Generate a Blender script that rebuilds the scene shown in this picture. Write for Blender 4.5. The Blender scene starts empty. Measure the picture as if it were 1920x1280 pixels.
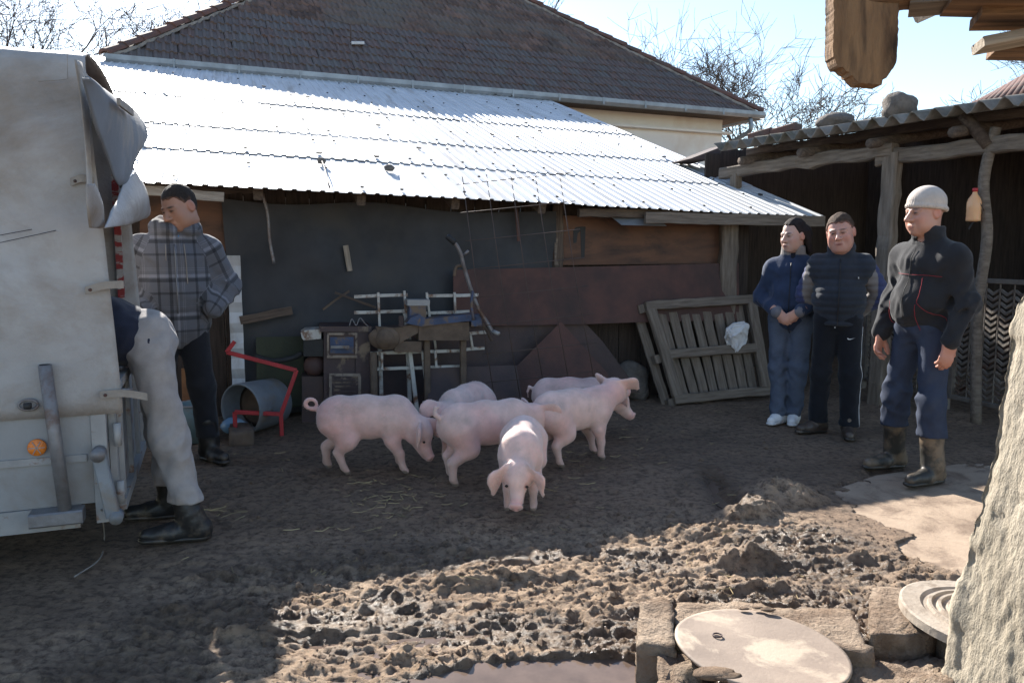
import bpy, math, random
import numpy as np
from mathutils import Matrix, Vector
random.seed(7); RNG = np.random.default_rng(7)
R_ = math.radians
scene = bpy.context.scene
# ------------------------------------------------------------------ camera
PITCH = R_(6.6); FPX = 1470.0; CAM = np.array([0, 0, 1.4])
cam = bpy.data.cameras.new('camera'); cam.lens = 36 * FPX / 1920; cam.sensor_width = 36
cam.clip_start = 0.05; cam.clip_end = 3000
cam_o = bpy.data.objects.new('camera', cam); scene.collection.objects.link(cam_o)
cam_o.location = CAM; cam_o.rotation_euler = (math.pi / 2 - PITCH, 0, 0); scene.camera = cam_o
# ------------------------------------------------------------------ sky, sun, exposure
SUN_EL = R_(31.5); SUN_AZ = R_(-26)            # azimuth measured from +Y towards +X
world = bpy.data.worlds.new('World'); scene.world = world; world.use_nodes = True
wn = world.node_tree.nodes; wl = world.node_tree.links
sky = wn.new('ShaderNodeTexSky'); sky.sky_type = 'NISHITA'; sky.sun_disc = False
sky.sun_elevation = SUN_EL; sky.sun_rotation = SUN_AZ; sky.air_density = 1.0; sky.dust_density = 0.3; sky.ozone_density = 1.0
wl.new(sky.outputs[0], wn['Background'].inputs[0]); wn['Background'].inputs[1].default_value = 0.092
sun = bpy.data.lights.new('sun', 'SUN'); sun.energy = 5.0; sun.angle = R_(0.53); sun.color = (1.0, 0.95, 0.87)
sun_o = bpy.data.objects.new('sun', sun); scene.collection.objects.link(sun_o)
SUNV = Vector((math.sin(SUN_AZ) * math.cos(SUN_EL), math.cos(SUN_AZ) * math.cos(SUN_EL), math.sin(SUN_EL)))
sun_o.rotation_euler = SUNV.to_track_quat('Z', 'Y').to_euler(); sun_o.location = (-8, 14, 12)
vs_ = scene.view_settings; vs_.view_transform = 'Standard'; vs_.look = 'None'; vs_.gamma = 1; vs_.use_curve_mapping = False
vs_.exposure = 1.5
scene.render.engine = 'CYCLES'

# ------------------------------------------------------------------ photo pixel -> place helpers
_F = np.array([0, math.cos(PITCH), -math.sin(PITCH)]); _U = np.array([0, math.sin(PITCH), math.cos(PITCH)]); _X = np.array([1.0, 0, 0])
def ray(x, y): return _F + (x - 960) / FPX * _X + (640 - y) / FPX * _U
def on_plane(x, y, n, d):
    r = ray(x, y); n = np.asarray(n, float); return CAM + (d - n @ CAM) / (n @ r) * r
def G(x, y, z=0.0): return on_plane(x, y, (0, 0, 1), z)
def AT(x, y, Y): return on_plane(x, y, (0, 1, 0), Y)
SA = R_(15); US = np.array([math.cos(SA), math.sin(SA), 0]); VS = np.array([-math.sin(SA), math.cos(SA), 0])   # along / into the shed wall
Zv = np.array([0, 0, 1.0])
def SW(x, y, b): return on_plane(x, y, VS, b)
def LEAN(x, y, b0, lean):                    # plane through the ground line b0, leaning back by lean radians
    return on_plane(x, y, VS - Zv * math.tan(lean), b0)

# ------------------------------------------------------------------ object plumbing
COL = scene.collection
WM = {}
def put(o, M, parent=None):
    COL.objects.link(o) if o.name not in COL.objects else None
    WM[o] = M
    if parent is not None:
        o.parent = parent; o.matrix_parent_inverse = Matrix.Identity(4); o.matrix_basis = WM[parent].inverted() @ M
    else: o.matrix_basis = M
    return o
def tag(o, label=None, cat=None, group=None, kind=None):
    if label: o['label'] = label
    if cat: o['category'] = cat
    if group: o['group'] = group
    if kind: o['kind'] = kind
    return o
def thing(name, loc, label, cat, group=None):
    o = bpy.data.objects.new(name, None); o.empty_display_size = 0.1
    put(o, Matrix.Translation(Vector(loc))); return tag(o, label, cat, group)
def mesh_obj(name, V, F, mat, parent=None, origin=None, smooth=False, attrs=None):
    V = np.asarray(V, float)
    if origin is None:
        origin = np.array(WM[parent].translation) if parent is not None else np.array([V[:, 0].mean(), V[:, 1].mean(), V[:, 2].min()])
    me = bpy.data.meshes.new(name)
    if isinstance(F, np.ndarray):
        n, k = F.shape
        me.vertices.add(len(V)); me.vertices.foreach_set('co', (V - origin).astype(np.float32).ravel())
        me.loops.add(n * k); me.loops.foreach_set('vertex_index', F.astype(np.int32).ravel())
        me.polygons.add(n); me.polygons.foreach_set('loop_start', np.arange(0, n * k, k, dtype=np.int32))
        me.update(calc_edges=True)
    else: me.from_pydata([tuple(v - origin) for v in V], [], [tuple(f) for f in F])
    if smooth: me.polygons.foreach_set('use_smooth', np.ones(len(me.polygons), bool))
    if attrs:
        for k_, a in attrs.items():
            a = np.asarray(a, np.float32)
            if a.ndim == 1: me.attributes.new(k_, 'FLOAT', 'POINT').data.foreach_set('value', a)
            else: me.attributes.new(k_, 'FLOAT_VECTOR', 'POINT').data.foreach_set('vector', a.ravel())
    me.materials.append(mat); me.update()
    o = bpy.data.objects.new(name, me)
    M = Matrix.Translation(Vector(origin))
    if parent is not None and parent.type != 'EMPTY' or True: put(o, M, parent)
    return o
BOXF = [(0, 1, 3, 2), (4, 6, 7, 5), (0, 4, 5, 1), (2, 3, 7, 6), (0, 2, 6, 4), (1, 5, 7, 3)]
def frame(p0, p1, up=(0, 0, 1)):
    x = np.asarray(p1, float) - np.asarray(p0, float); L = np.linalg.norm(x); x = x / L
    z = np.asarray(up, float); z = z - x * (z @ x)
    if np.linalg.norm(z) < 1e-4: z = np.array([0, 1.0, 0]) - x * x[1]
    z /= np.linalg.norm(z); y = np.cross(z, x)
    return x, y, z, L
def mat4(x, y, z, o): return Matrix(((x[0], y[0], z[0], o[0]), (x[1], y[1], z[1], o[1]), (x[2], y[2], z[2], o[2]), (0, 0, 0, 1)))
def beam(name, p0, p1, w, h, mat, parent=None, up=(0, 0, 1), rough=0.0, seg=None, taper=1.0, share=None):
    """bevelled board from p0 to p1 (axis at its centre), w across, h along up; the grain runs along local X"""
    x, y, z, L = frame(p0, p1, up)
    if share is not None: me = share
    else:
        n = seg or (max(2, int(L / 0.12)) if rough else 1)
        c = min(w, h) * 0.12
        prof = [(-w/2 + c, -h/2), (w/2 - c, -h/2), (w/2, -h/2 + c), (w/2, h/2 - c), (w/2 - c, h/2), (-w/2 + c, h/2), (-w/2, h/2 - c), (-w/2, -h/2 + c)]
        V = []; Fc = []
        for i in range(n + 1):
            t = i / n; k = 1 + (taper - 1) * t
            oy = random.gauss(0, rough) if rough else 0; oz = random.gauss(0, rough) if rough else 0
            for (a, b) in prof: V.append((t * L, a * k + oy + (random.gauss(0, rough * .3) if rough else 0), b * k + oz))
        for i in range(n):
            for j in range(8): Fc.append((i*8 + j, i*8 + (j+1) % 8, (i+1)*8 + (j+1) % 8, (i+1)*8 + j))
        Fc.append(tuple(range(7, -1, -1))); Fc.append(tuple(range(n*8, n*8 + 8)))
        me = bpy.data.meshes.new(name); me.from_pydata(V, [], Fc); me.materials.append(mat); me.update()
    o = bpy.data.objects.new(name, me); put(o, mat4(x, y, z, p0), parent); return o
def tube_data(pts, rad, n=8, cap=True):
    pts = np.asarray(pts, float); m = len(pts)
    rad = np.broadcast_to(np.asarray(rad, float), (m,)) if np.ndim(rad) else np.full(m, rad)
    V = []; F = []; ref = None
    for i in range(m):
        d = pts[min(i+1, m-1)] - pts[max(i-1, 0)]; d /= np.linalg.norm(d) + 1e-12
        if ref is None: ref = np.array([0, 0, 1.0]) if abs(d[2]) < .9 else np.array([1.0, 0, 0])
        a = ref - d * (ref @ d); a /= np.linalg.norm(a) + 1e-12; b = np.cross(d, a); ref = a
        for j in range(n):
            t = 2 * math.pi * j / n; V.append(pts[i] + rad[i] * (math.cos(t) * a + math.sin(t) * b))
    for i in range(m - 1):
        for j in range(n): F.append((i*n + j, i*n + (j+1) % n, (i+1)*n + (j+1) % n, (i+1)*n + j))
    if cap: F.append(tuple(range(n-1, -1, -1))); F.append(tuple(range((m-1)*n, m*n)))
    return V, F
def tube(name, pts, rad, mat, parent=None, n=8, smooth=True, origin=None):
    V, F = tube_data(pts, rad, n); return mesh_obj(name, V, F, mat, parent, smooth=smooth, origin=origin)
def spline(pts, n=8):
    P = np.asarray(pts, float); P = np.vstack([2*P[0]-P[1], P, 2*P[-1]-P[-2]]); out = []
    for i in range(1, len(P) - 2):
        for k in range(n):
            t = k / n; a, b, c, d = P[i-1:i+3]
            out.append(.5 * ((2*b) + (-a + c)*t + (2*a - 5*b + 4*c - d)*t*t + (-a + 3*b - 3*c + d)*t**3))
    out.append(P[-2]); return np.array(out)
def lathe(name, prof, mat, parent=None, n=32, M=None, smooth=True):
    """prof: list of (r, z) in a local frame, placed by matrix M"""
    V = []; F = []
    for r, z in prof:
        for j in range(n): t = 2*math.pi*j/n; V.append((r*math.cos(t), r*math.sin(t), z))
    for i in range(len(prof) - 1):
        for j in range(n): F.append((i*n + j, i*n + (j+1) % n, (i+1)*n + (j+1) % n, (i+1)*n + j))
    F.append(tuple(range(n-1, -1, -1))); F.append(tuple(range((len(prof)-1)*n, len(prof)*n)))
    me = bpy.data.meshes.new(name); me.from_pydata(V, [], F); me.materials.append(mat)
    if smooth:
        me.polygons.foreach_set('use_smooth', [len(p.vertices) == 4 for p in me.polygons])
    o = bpy.data.objects.new(name, me); put(o, M or Matrix.Identity(4), parent); return o
def prism(name, pts, thick, nrm, mat, parent=None):
    """flat polygon pts (3D, in order) thickened by thick along nrm"""
    P = np.asarray(pts, float); n = len(P); nrm = np.asarray(nrm, float); nrm = nrm / np.linalg.norm(nrm)
    a = np.cross(P[1] - P[0], P[2] - P[0])
    V = np.vstack([P, P + nrm * thick]); F = [tuple(range(n-1, -1, -1)), tuple(range(n, 2*n))]
    F += [(i, (i+1) % n, n + (i+1) % n, n + i) for i in range(n)]
    if a @ nrm < 0: F = [f[::-1] for f in F]
    return mesh_obj(name, V, F, mat, parent)
def grid_faces(nu, nv, wrap=False):
    i = np.arange(nu - 1)[:, None]; j = np.arange(nv - 1)[None, :]
    a = (i * nv + j).ravel(); return np.stack([a, a + nv, a + nv + 1, a + 1], 1)

# numpy noise
_T = RNG.random((256, 256)).astype(np.float64)
def vnoise(x, y, s=0):
    x = np.asarray(x, float) + 17.3 * s; y = np.asarray(y, float) + 31.7 * s
    xi = np.floor(x).astype(int); yi = np.floor(y).astype(int); fx = x - xi; fy = y - yi
    fx = fx*fx*fx*(fx*(fx*6-15)+10); fy = fy*fy*fy*(fy*(fy*6-15)+10)
    a = _T[xi & 255, yi & 255]; b = _T[(xi+1) & 255, yi & 255]; c = _T[xi & 255, (yi+1) & 255]; d = _T[(xi+1) & 255, (yi+1) & 255]
    return (a*(1-fx) + b*fx)*(1-fy) + (c*(1-fx) + d*fx)*fy - .5
def fbm(x, y, oct=4, s=0, gain=.5):
    r = 0; a = 1.0
    for o in range(oct): r = r + a * vnoise(x * 2**o, y * 2**o, s + o); a *= gain
    return r
_K = RNG.normal(size=(24, 3)); _PH = RNG.random(24) * 6.28
def snoise(P, freq, s=0):
    """cheap smooth 3D noise from warped sines"""
    r = 0
    for i in range(4):
        k = _K[(s*5 + i) % 24] * freq; k2 = _K[(s*5 + i + 7) % 24] * freq * .6
        r = r + np.sin(P[..., 0]*k[0] + P[..., 1]*k[1] + P[..., 2]*k[2] + _PH[(s + i) % 24] + 1.6*np.sin(P[..., 0]*k2[0] + P[..., 1]*k2[1] + P[..., 2]*k2[2]))
    return r / 4

# ------------------------------------------------------------------ materials
def _nodes(name):
    m = bpy.data.materials.new(name); m.use_nodes = True; nt = m.node_tree
    return m, nt.nodes, nt.links, nt.nodes['Principled BSDF']
def rgba(c): return (c[0], c[1], c[2], 1)
def N(ns, t, **kw):
    n = ns.new(t)
    for k, v in kw.items():
        if k.startswith('i_'): n.inputs[int(k[2:])].default_value = v
        else: setattr(n, k, v)
    return n
def mathn(ns, ls, op, a, b=None, clamp=False):
    n = ns.new('ShaderNodeMath'); n.operation = op; n.use_clamp = clamp
    for i, v in enumerate((a, b)):
        if v is None: continue
        if hasattr(v, 'links') or hasattr(v, 'is_linked'): ls.new(v, n.inputs[i])
        else: n.inputs[i].default_value = v
    return n.outputs[0]
def noise_ramp(ns, ls, vec, scale, lo, hi, detail=6, rough=.6, dist=0.0):
    n = N(ns, 'ShaderNodeTexNoise'); n.inputs['Scale'].default_value = scale; n.inputs['Detail'].default_value = detail
    n.inputs['Roughness'].default_value = rough; n.inputs['Distortion'].default_value = dist
    ls.new(vec, n.inputs['Vector'])
    r = N(ns, 'ShaderNodeMapRange'); r.inputs[1].default_value = lo; r.inputs[2].default_value = hi
    ls.new(n.outputs[0], r.inputs[0]); return r.outputs[0], n.outputs[0]
def mix(ns, ls, f, a, b, blend='MIX'):
    n = ns.new('ShaderNodeMix'); n.data_type = 'RGBA'; n.blend_type = blend
    for i, v in ((0, f), (6, a), (7, b)):
        if isinstance(v, (tuple, list)): n.inputs[i].default_value = rgba(v)
        elif isinstance(v, (int, float)): n.inputs[i].default_value = v
        else: ls.new(v, n.inputs[i])
    return n.outputs[2]
def mat(name, c1, c2=None, scale=6, rough=.8, bump=.3, bscale=50, bdist=.01, metal=0.0, dirt=None, dscale=2.5, dlo=.5, dhi=.68, stretch=(1, 1, 1), island=0.0, spec=.4, drough=None, sss=0.0):
    m, ns, ls, b = _nodes(name)
    tc = N(ns, 'ShaderNodeTexCoord'); mp = N(ns, 'ShaderNodeMapping'); mp.inputs['Scale'].default_value = stretch
    oi = N(ns, 'ShaderNodeObjectInfo'); vm = N(ns, 'ShaderNodeVectorMath', operation='ADD'); sc = N(ns, 'ShaderNodeVectorMath', operation='SCALE')
    cmb = N(ns, 'ShaderNodeCombineXYZ')
    for i in range(3): ls.new(oi.outputs['Random'], cmb.inputs[i])
    ls.new(cmb.outputs[0], sc.inputs[0]); sc.inputs['Scale'].default_value = 37.0
    ls.new(tc.outputs['Object'], vm.inputs[0]); ls.new(sc.outputs[0], vm.inputs[1]); ls.new(vm.outputs[0], mp.inputs[0])
    vec = mp.outputs[0]
    c2 = c2 or tuple(v * .6 for v in c1)
    f, raw = noise_ramp(ns, ls, vec, scale, .32, .68)
    col = mix(ns, ls, f, c1, c2)
    if island:
        g = N(ns, 'ShaderNodeNewGeometry'); v = mathn(ns, ls, 'MULTIPLY_ADD', g.outputs['Random Per Island'], island * 2); v.node.inputs[2].default_value = 1 - island
        hs = N(ns, 'ShaderNodeHueSaturation'); ls.new(col, hs.inputs['Color']); ls.new(v, hs.inputs['Value']); col = hs.outputs[0]
    b.inputs['Roughness'].default_value = rough
    if dirt:
        f2, _ = noise_ramp(ns, ls, vec, dscale, dlo, dhi, 8, .65, .4)
        col = mix(ns, ls, f2, col, dirt)
        if drough is not None:
            rr = N(ns, 'ShaderNodeMapRange'); rr.inputs[3].default_value = rough; rr.inputs[4].default_value = drough; ls.new(f2, rr.inputs[0]); ls.new(rr.outputs[0], b.inputs['Roughness'])
        if metal:
            rm = N(ns, 'ShaderNodeMapRange'); rm.inputs[3].default_value = metal; rm.inputs[4].default_value = 0; ls.new(f2, rm.inputs[0]); ls.new(rm.outputs[0], b.inputs['Metallic'])
    ls.new(col, b.inputs['Base Color'])
    if not dirt: b.inputs['Metallic'].default_value = metal
    b.inputs['Specular IOR Level'].default_value = spec
    if sss: b.inputs['Subsurface Weight'].default_value = sss; b.inputs['Subsurface Radius'].default_value = (.02, .008, .005); b.inputs['Subsurface Scale'].default_value = .4
    if bump:
        _, nb = noise_ramp(ns, ls, vec, bscale, 0, 1, 6, .65)
        bp = N(ns, 'ShaderNodeBump'); bp.inputs['Strength'].default_value = bump; bp.inputs['Distance'].default_value = bdist
        ls.new(nb, bp.inputs['Height']); ls.new(bp.outputs[0], b.inputs['Normal'])
    return m
def wood(name, c1, c2, dirt=None, rough=.85, bump=.7): return mat(name, c1, c2, scale=3, rough=rough, bump=bump, bscale=9, bdist=.012, stretch=(1.2, 14, 14), dirt=dirt, dscale=.5, dlo=.5, dhi=.7)
M = {}
M['old_wood'] = wood('old_wood', (.16, .12, .09), (.07, .05, .04), (.05, .035, .03))
M['grey_wood'] = wood('grey_wood', (.24, .195, .155), (.115, .09, .07))
M['pale_wood'] = wood('pale_wood', (.42, .36, .29), (.2, .16, .12))
M['rot_wood'] = wood('rot_wood', (.30, .17, .085), (.11, .06, .03), (.06, .04, .03))
M['rot_plank'] = mat('rot_plank', (.34, .20, .10), (.15, .085, .045), scale=2.2, rough=.9, bump=.9, bscale=7, bdist=.02, stretch=(9, 9, 1.6), dirt=(.045, .028, .018), dscale=1.3, dlo=.50, dhi=.62)
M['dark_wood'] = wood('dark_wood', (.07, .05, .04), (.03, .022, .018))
M['zinc'] = mat('zinc', (.60, .61, .62), (.46, .475, .49), scale=1.3, rough=.5, bump=.05, bscale=14, metal=.2, dirt=(.33, .30, .27), dscale=2.2, dlo=.50, dhi=.74, drough=.6, stretch=(3, .35, 1), spec=.3)
M['zinc_dark'] = mat('zinc_dark', (.30, .33, .36), (.2, .22, .24), scale=4, rough=.5, metal=.6, bump=.1)
M['tile'] = mat('tile', (.15, .095, .078), (.075, .055, .05), scale=5, rough=.75, bump=.4, bscale=40, island=.38, dirt=(.12, .105, .097), dscale=.8, dlo=.42, dhi=.62)
M['ridge_tile'] = mat('ridge_tile', (.16, .075, .055), (.085, .05, .042), scale=7, rough=.8, island=.3, dirt=(.08, .07, .06), dscale=3)
M['mortar'] = mat('mortar', (.34, .31, .28), (.2, .18, .16), scale=9, rough=.95, bump=.8)
M['plaster'] = mat('plaster', (.80, .76, .70), (.72, .66, .60), scale=1.5, rough=.9, bump=.15, dirt=(.62, .5, .4), dscale=.7, dlo=.56, dhi=.8)
M['asbestos'] = mat('asbestos', (.26, .24, .22), (.13, .12, .105), scale=4, rough=.95, bump=.4, dirt=(.09, .085, .06), dscale=2)
M['rust'] = mat('rust', (.125, .062, .05), (.075, .045, .041), scale=5, rough=.75, bump=.3, dirt=(.06, .042, .038), dscale=1.4, spec=.3)
M['rust_dark'] = mat('rust_dark', (.10, .066, .06), (.06, .046, .046), scale=4, rough=.7, bump=.3, dirt=(.10, .065, .05), dscale=2, spec=.3)
M['plywood'] = mat('plywood', (.17, .085, .05), (.10, .055, .038), scale=3, rough=.75, bump=.25, stretch=(1, 1, 3), dirt=(.05, .035, .03), dscale=1.5, dlo=.52)
M['net'] = mat('net', (.064, .065, .070), (.042, .044, .048), scale=3, rough=.9, bump=.5, bscale=260, bdist=.004, dirt=(.075, .07, .062), dscale=1.6, dlo=.52, dhi=.8)
M['white_enamel'] = mat('white_enamel', (.55, .53, .49), (.42, .40, .36), scale=7, rough=.45, bump=.1, dirt=(.16, .075, .04), dscale=9, dlo=.50, dhi=.62)
M['stove_paint'] = mat('stove_paint', (.075, .045, .045), (.05, .034, .036), scale=6, rough=.5, bump=.25, dirt=(.22, .16, .11), dscale=5, dlo=.58, dhi=.66)
M['blue_paint'] = mat('blue_paint', (.06, .09, .17), (.04, .055, .1), scale=8, rough=.6, bump=.25, dirt=(.16, .11, .075), dscale=7, dlo=.48, dhi=.58)
M['mud_metal'] = mat('mud_metal', (.17, .12, .085), (.1, .07, .05), scale=9, rough=.85, bump=.6, bscale=30)
M['steel_pipe'] = mat('steel_pipe', (.27, .27, .28), (.18, .17, .17), scale=12, rough=.5, metal=.4, bump=.3, dirt=(.13, .07, .045), dscale=5, dlo=.5, dhi=.66)
M['red_paint'] = mat('red_paint', (.52, .04, .045), (.35, .03, .035), scale=9, rough=.5, bump=.15, dirt=(.12, .06, .05), dscale=10, dlo=.6, dhi=.68)
M['red_white'] = mat('red_white', (.36, .33, .31), (.3, .28, .26), scale=10, rough=.6, dirt=(.25, .03, .03), dscale=6, dlo=.48, dhi=.52, stretch=(1, 1, 3))
M['drum_grey'] = mat('drum_grey', (.22, .235, .25), (.15, .16, .17), scale=6, rough=.5, bump=.2, dirt=(.2, .16, .12), dscale=4)
M['chipped'] = mat('chipped', (.34, .27, .21), (.2, .15, .115), scale=14, rough=.7, dirt=(.07, .045, .04), dscale=12, dlo=.5, dhi=.6)
M['black'] = mat('black', (.022, .022, .024), (.014, .014, .015), rough=.55, bump=.3)
M['rubber'] = mat('rubber', (.03, .03, .032), (.02, .02, .02), rough=.7, bump=.3)
M['tarp'] = mat('tarp', (.44, .43, .425), (.34, .325, .315), scale=2.2, rough=.6, bump=.35, bscale=9, bdist=.03, dirt=(.22, .175, .135), dscale=1.5, dlo=.46, dhi=.70)
M['tarp_blue'] = mat('tarp_blue', (.20, .22, .25), (.15, .165, .19), scale=3, rough=.8, bump=.3, bscale=14, dirt=(.3, .27, .24), dscale=2)
M['board_grey'] = mat('board_grey', (.31, .31, .31), (.25, .25, .25), scale=3, rough=.5, bump=.1, dirt=(.19, .145, .11), dscale=2.4, dlo=.48, dhi=.78)
M['frame_grey'] = mat('frame_grey', (.36, .35, .34), (.27, .265, .26), scale=7, rough=.5, bump=.2, dirt=(.2, .11, .07), dscale=9, dlo=.56, dhi=.64)
M['strap'] = mat('strap', (.33, .29, .25), (.24, .21, .18), scale=10, rough=.8)
M['orange'] = mat('orange', (.85, .25, .03), (.7, .18, .02), scale=40, rough=.2, bump=.5, bscale=90, spec=.6)
M['concrete'] = mat('concrete', (.38, .295, .22), (.26, .19, .135), scale=7, rough=.95, bump=1, bscale=45, bdist=.03, dirt=(.19, .13, .088), dscale=5, dlo=.42, dhi=.62)
M['rough_plaster'] = mat('rough_plaster', (.36, .31, .24), (.275, .235, .175), scale=8, rough=.95, bump=.8, bscale=38, bdist=.02, dirt=(.20, .17, .13), dscale=7, dlo=.58, dhi=.66, stretch=(1, 1, .5))
M['disc_iron'] = mat('disc_iron', (.30, .235, .185), (.22, .17, .135), scale=6, rough=.75, bump=.3, bscale=70, bdist=.006, dirt=(.42, .34, .26), dscale=3.5, dlo=.52, dhi=.6)
M['lid_iron'] = mat('lid_iron', (.38, .32, .26), (.28, .23, .18), scale=9, rough=.8, bump=.5, dirt=(.17, .125, .09), dscale=8)
M['stone'] = mat('stone', (.19, .165, .145), (.1, .085, .075), scale=9, rough=.95, bump=1, bscale=30, bdist=.02)
M['bark'] = mat('bark', (.065, .05, .042), (.04, .032, .027), scale=5, rough=.95, bump=.6, bscale=20)
M['wire'] = mat('wire', (.10, .065, .05), (.06, .045, .04), rough=.7, bump=0)
M['chevron'] = mat('chevron', (.21, .18, .15), (.12, .10, .085), scale=9, rough=.7, bump=.4, dirt=(.10, .06, .04), dscale=5)
M['sack'] = mat('sack', (.74, .73, .73), (.62, .61, .62), scale=7, rough=.6, bump=.4, bscale=25)
M['straw'] = mat('straw', (.48, .37, .19), (.33, .24, .12), rough=.7, bump=0)
M['bottle'] = mat('bottle', (.80, .46, .24), (.70, .38, .2), scale=5, rough=.25, bump=.1, sss=.3)
M['bottle_blue'] = mat('bottle_blue', (.25, .42, .62), (.35, .5, .62), scale=9, rough=.12, bump=.6, bscale=25, spec=.8)
M['blue_bright'] = mat('blue_bright', (.03, .14, .62), (.02, .1, .5), rough=.4)
M['teal'] = mat('teal', (.12, .22, .25), (.2, .25, .25), scale=8, rough=.5, dirt=(.2, .13, .09), dscale=6)
M['orange_wood'] = mat('orange_wood', (.30, .14, .06), (.2, .09, .04), rough=.7)
M['green_dark'] = mat('green_dark', (.05, .055, .032), (.035, .04, .026), rough=.8)
# ================================================================== GROUND
def smooth01(v, a, b): t = np.clip((v - a) / (b - a), 0, 1); return t * t * (3 - 2 * t)
def axis(segs):
    out = [segs[0][0]]
    for a, b, s in segs:
        n = max(1, int(round((b - a) / s))); out += list(np.linspace(a, b, n + 1)[1:])
    return np.array(out)
gx = axis([(-400, -60, 60), (-60, -12, 4), (-12, -4.2, .4), (-4.2, -1.9, .05), (-1.9, 2.6, .0112), (2.6, 4.4, .03), (4.4, 12, .4), (12, 60, 4), (60, 400, 60)])
gy = axis([(-60, -4, 8), (-4, 1.4, .3), (1.4, 2.3, .05), (2.3, 4.3, .0088), (4.3, 5.4, .022), (5.4, 8, .05), (8, 12, .4), (12, 40, 4), (40, 900, 60)])
XX, YY = np.meshgrid(gx, gy, indexing='ij')
def blob(px, py, rx, ry, rot=0.0, p=2):
    c = G(px, py); dx = XX - c[0]; dy = YY - c[1]; ca, sa = math.cos(rot), math.sin(rot)
    return np.clip(1 - ((dx*ca + dy*sa) / rx)**2 - ((-dx*sa + dy*ca) / ry)**2, 0, 1) ** (p / 2)
near = smooth01(-np.hypot(XX, YY - 4), -9, -6)
# churned mud: laid over the sunlit front of the yard, fades to trodden soil near the sheds
edge = .25 * fbm(XX * .9, YY * .9, 3, 3)
sunlit_churn = smooth01(-(YY - .22 * XX + edge), -4.15, -3.55) * smooth01(XX + edge, -1.9, -1.0) * smooth01(-(XX + .6 * (YY - 3.3)) - edge, -2.15, -1.6)
churn_left = .35 * smooth01(-YY, -3.3, -2.7) * smooth01(-XX, .8, 1.6)
wx = XX + .05 * vnoise(XX * 6, YY * 6, 9); wy = YY + .05 * vnoise(XX * 6, YY * 6, 12)
ridg = 1 - 2 * np.abs(fbm(wx * 2.6, wy * 5.2, 4, 20))
rough_zone = smooth01(fbm(XX * 1.7, YY * 2.4, 3, 33), -.25, .25)
clod = np.maximum(0, fbm(wx * 5.5, wy * 17, 5, 30, .62)) * 2 * (.35 + .9 * rough_zone)
fine = fbm(XX * 26, YY * 30, 3, 40)
H = near * (.02 * fbm(XX * .7, YY * .7, 3, 1) + .012 * fbm(XX * 5, YY * 6, 4, 2, .6) + .005 * fbm(XX * 22, YY * 26, 3, 5, .6))
H += (sunlit_churn + churn_left) * (.012 * (ridg - .62) + .018 * clod + .008 * fine * (.5 + rough_zone) + .022 * fbm(XX * 34, YY * 52, 2, 44) + .016 * fbm(XX * 2.1, YY * 2.6, 2, 50))
tr = smooth01(sunlit_churn, .3, .9)
for k, (yo, w) in enumerate(((3.35, .05), (3.08, .06), (2.8, .05))):     # tread ruts running across the mud
    yy = YY - (yo + .17 * XX + .05 * vnoise(XX * 1.5, XX * 0 + k, 70)); H += tr * smooth01(vnoise(XX * 1.3, YY * 1.3, 77 + k), -.2, .25) * (-.014 * np.exp(-(yy / w)**2) + .010 * np.exp(-((yy - .1) / .05)**2) * (1 + 1.6 * vnoise(XX * 14, YY * 4, 71)))
heap = np.maximum.reduce([blob(1462, 935, .30, .20, .2), .75 * blob(1405, 965, .20, .14, .5), .62 * blob(1400, 1055, .17, .13), .4 * blob(1300, 1000, .14, .1), .2 * blob(910, 1085, .25, .08, .2), .2 * blob(1170, 1045, .3, .07, .2)])
hn = fbm(wx * 8, wy * 8, 4, 60, .6)
H += heap * (.10 + .07 * hn) + .02 * np.sqrt(heap) * clod
H -= .03 * np.exp(-((XX - G(1365, 930)[0] - .06 * np.sin(YY * 4)) / .05)**2) * smooth01(YY, 3.95, 4.1) * smooth01(-YY, -5.0, -4.7)   # drain rill
# hoof prints and heel marks pressed into the mud
for _ in range(45):
    q = G(random.uniform(480, 1650), random.uniform(965, 1275)); r = random.uniform(.018, .04); i0, i1 = np.searchsorted(gx, (q[0] - 3*r, q[0] + 3*r)); j0, j1 = np.searchsorted(gy, (q[1] - 3*r, q[1] + 3*r)); d2 = ((XX[i0:i1, j0:j1] - q[0])**2 + ((YY[i0:i1, j0:j1] - q[1]) * random.uniform(.7, 1.3))**2) / r**2
    H[i0:i1, j0:j1] += sunlit_churn[i0:i1, j0:j1] * r * (-.55 * np.exp(-d2 * 1.3) + .28 * np.exp(-(np.sqrt(d2) - 1.25)**2 * 7))
for _ in range(260):
    q = G(random.uniform(350, 1500), random.uniform(790, 1000)); r = random.uniform(.018, .05); i0, i1 = np.searchsorted(gx, (q[0] - 3*r, q[0] + 3*r)); j0, j1 = np.searchsorted(gy, (q[1] - 3*r, q[1] + 3*r)); d2 = ((XX[i0:i1, j0:j1] - q[0])**2 + ((YY[i0:i1, j0:j1] - q[1]) * random.uniform(.6, 1.2))**2) / r**2
    H[i0:i1, j0:j1] += r * (-.3 * np.exp(-d2 * 1.3) + .14 * np.exp(-(np.sqrt(d2) - 1.25)**2 * 7))
pud = np.maximum.reduce([blob(1030, 1290, .62, .24, .1), blob(760, 1330, .7, .17, .05), blob(1100, 1330, .5, .3)])
H -= .085 * smooth01(pud + .2 * fbm(XX * 4, YY * 4, 3, 80), .12, .5)
slabc = [G(1545, 928), G(1650, 892), G(1900, 858), G(1990, 1010), G(1830, 1075), G(1740, 1062), G(1640, 985)]
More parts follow.
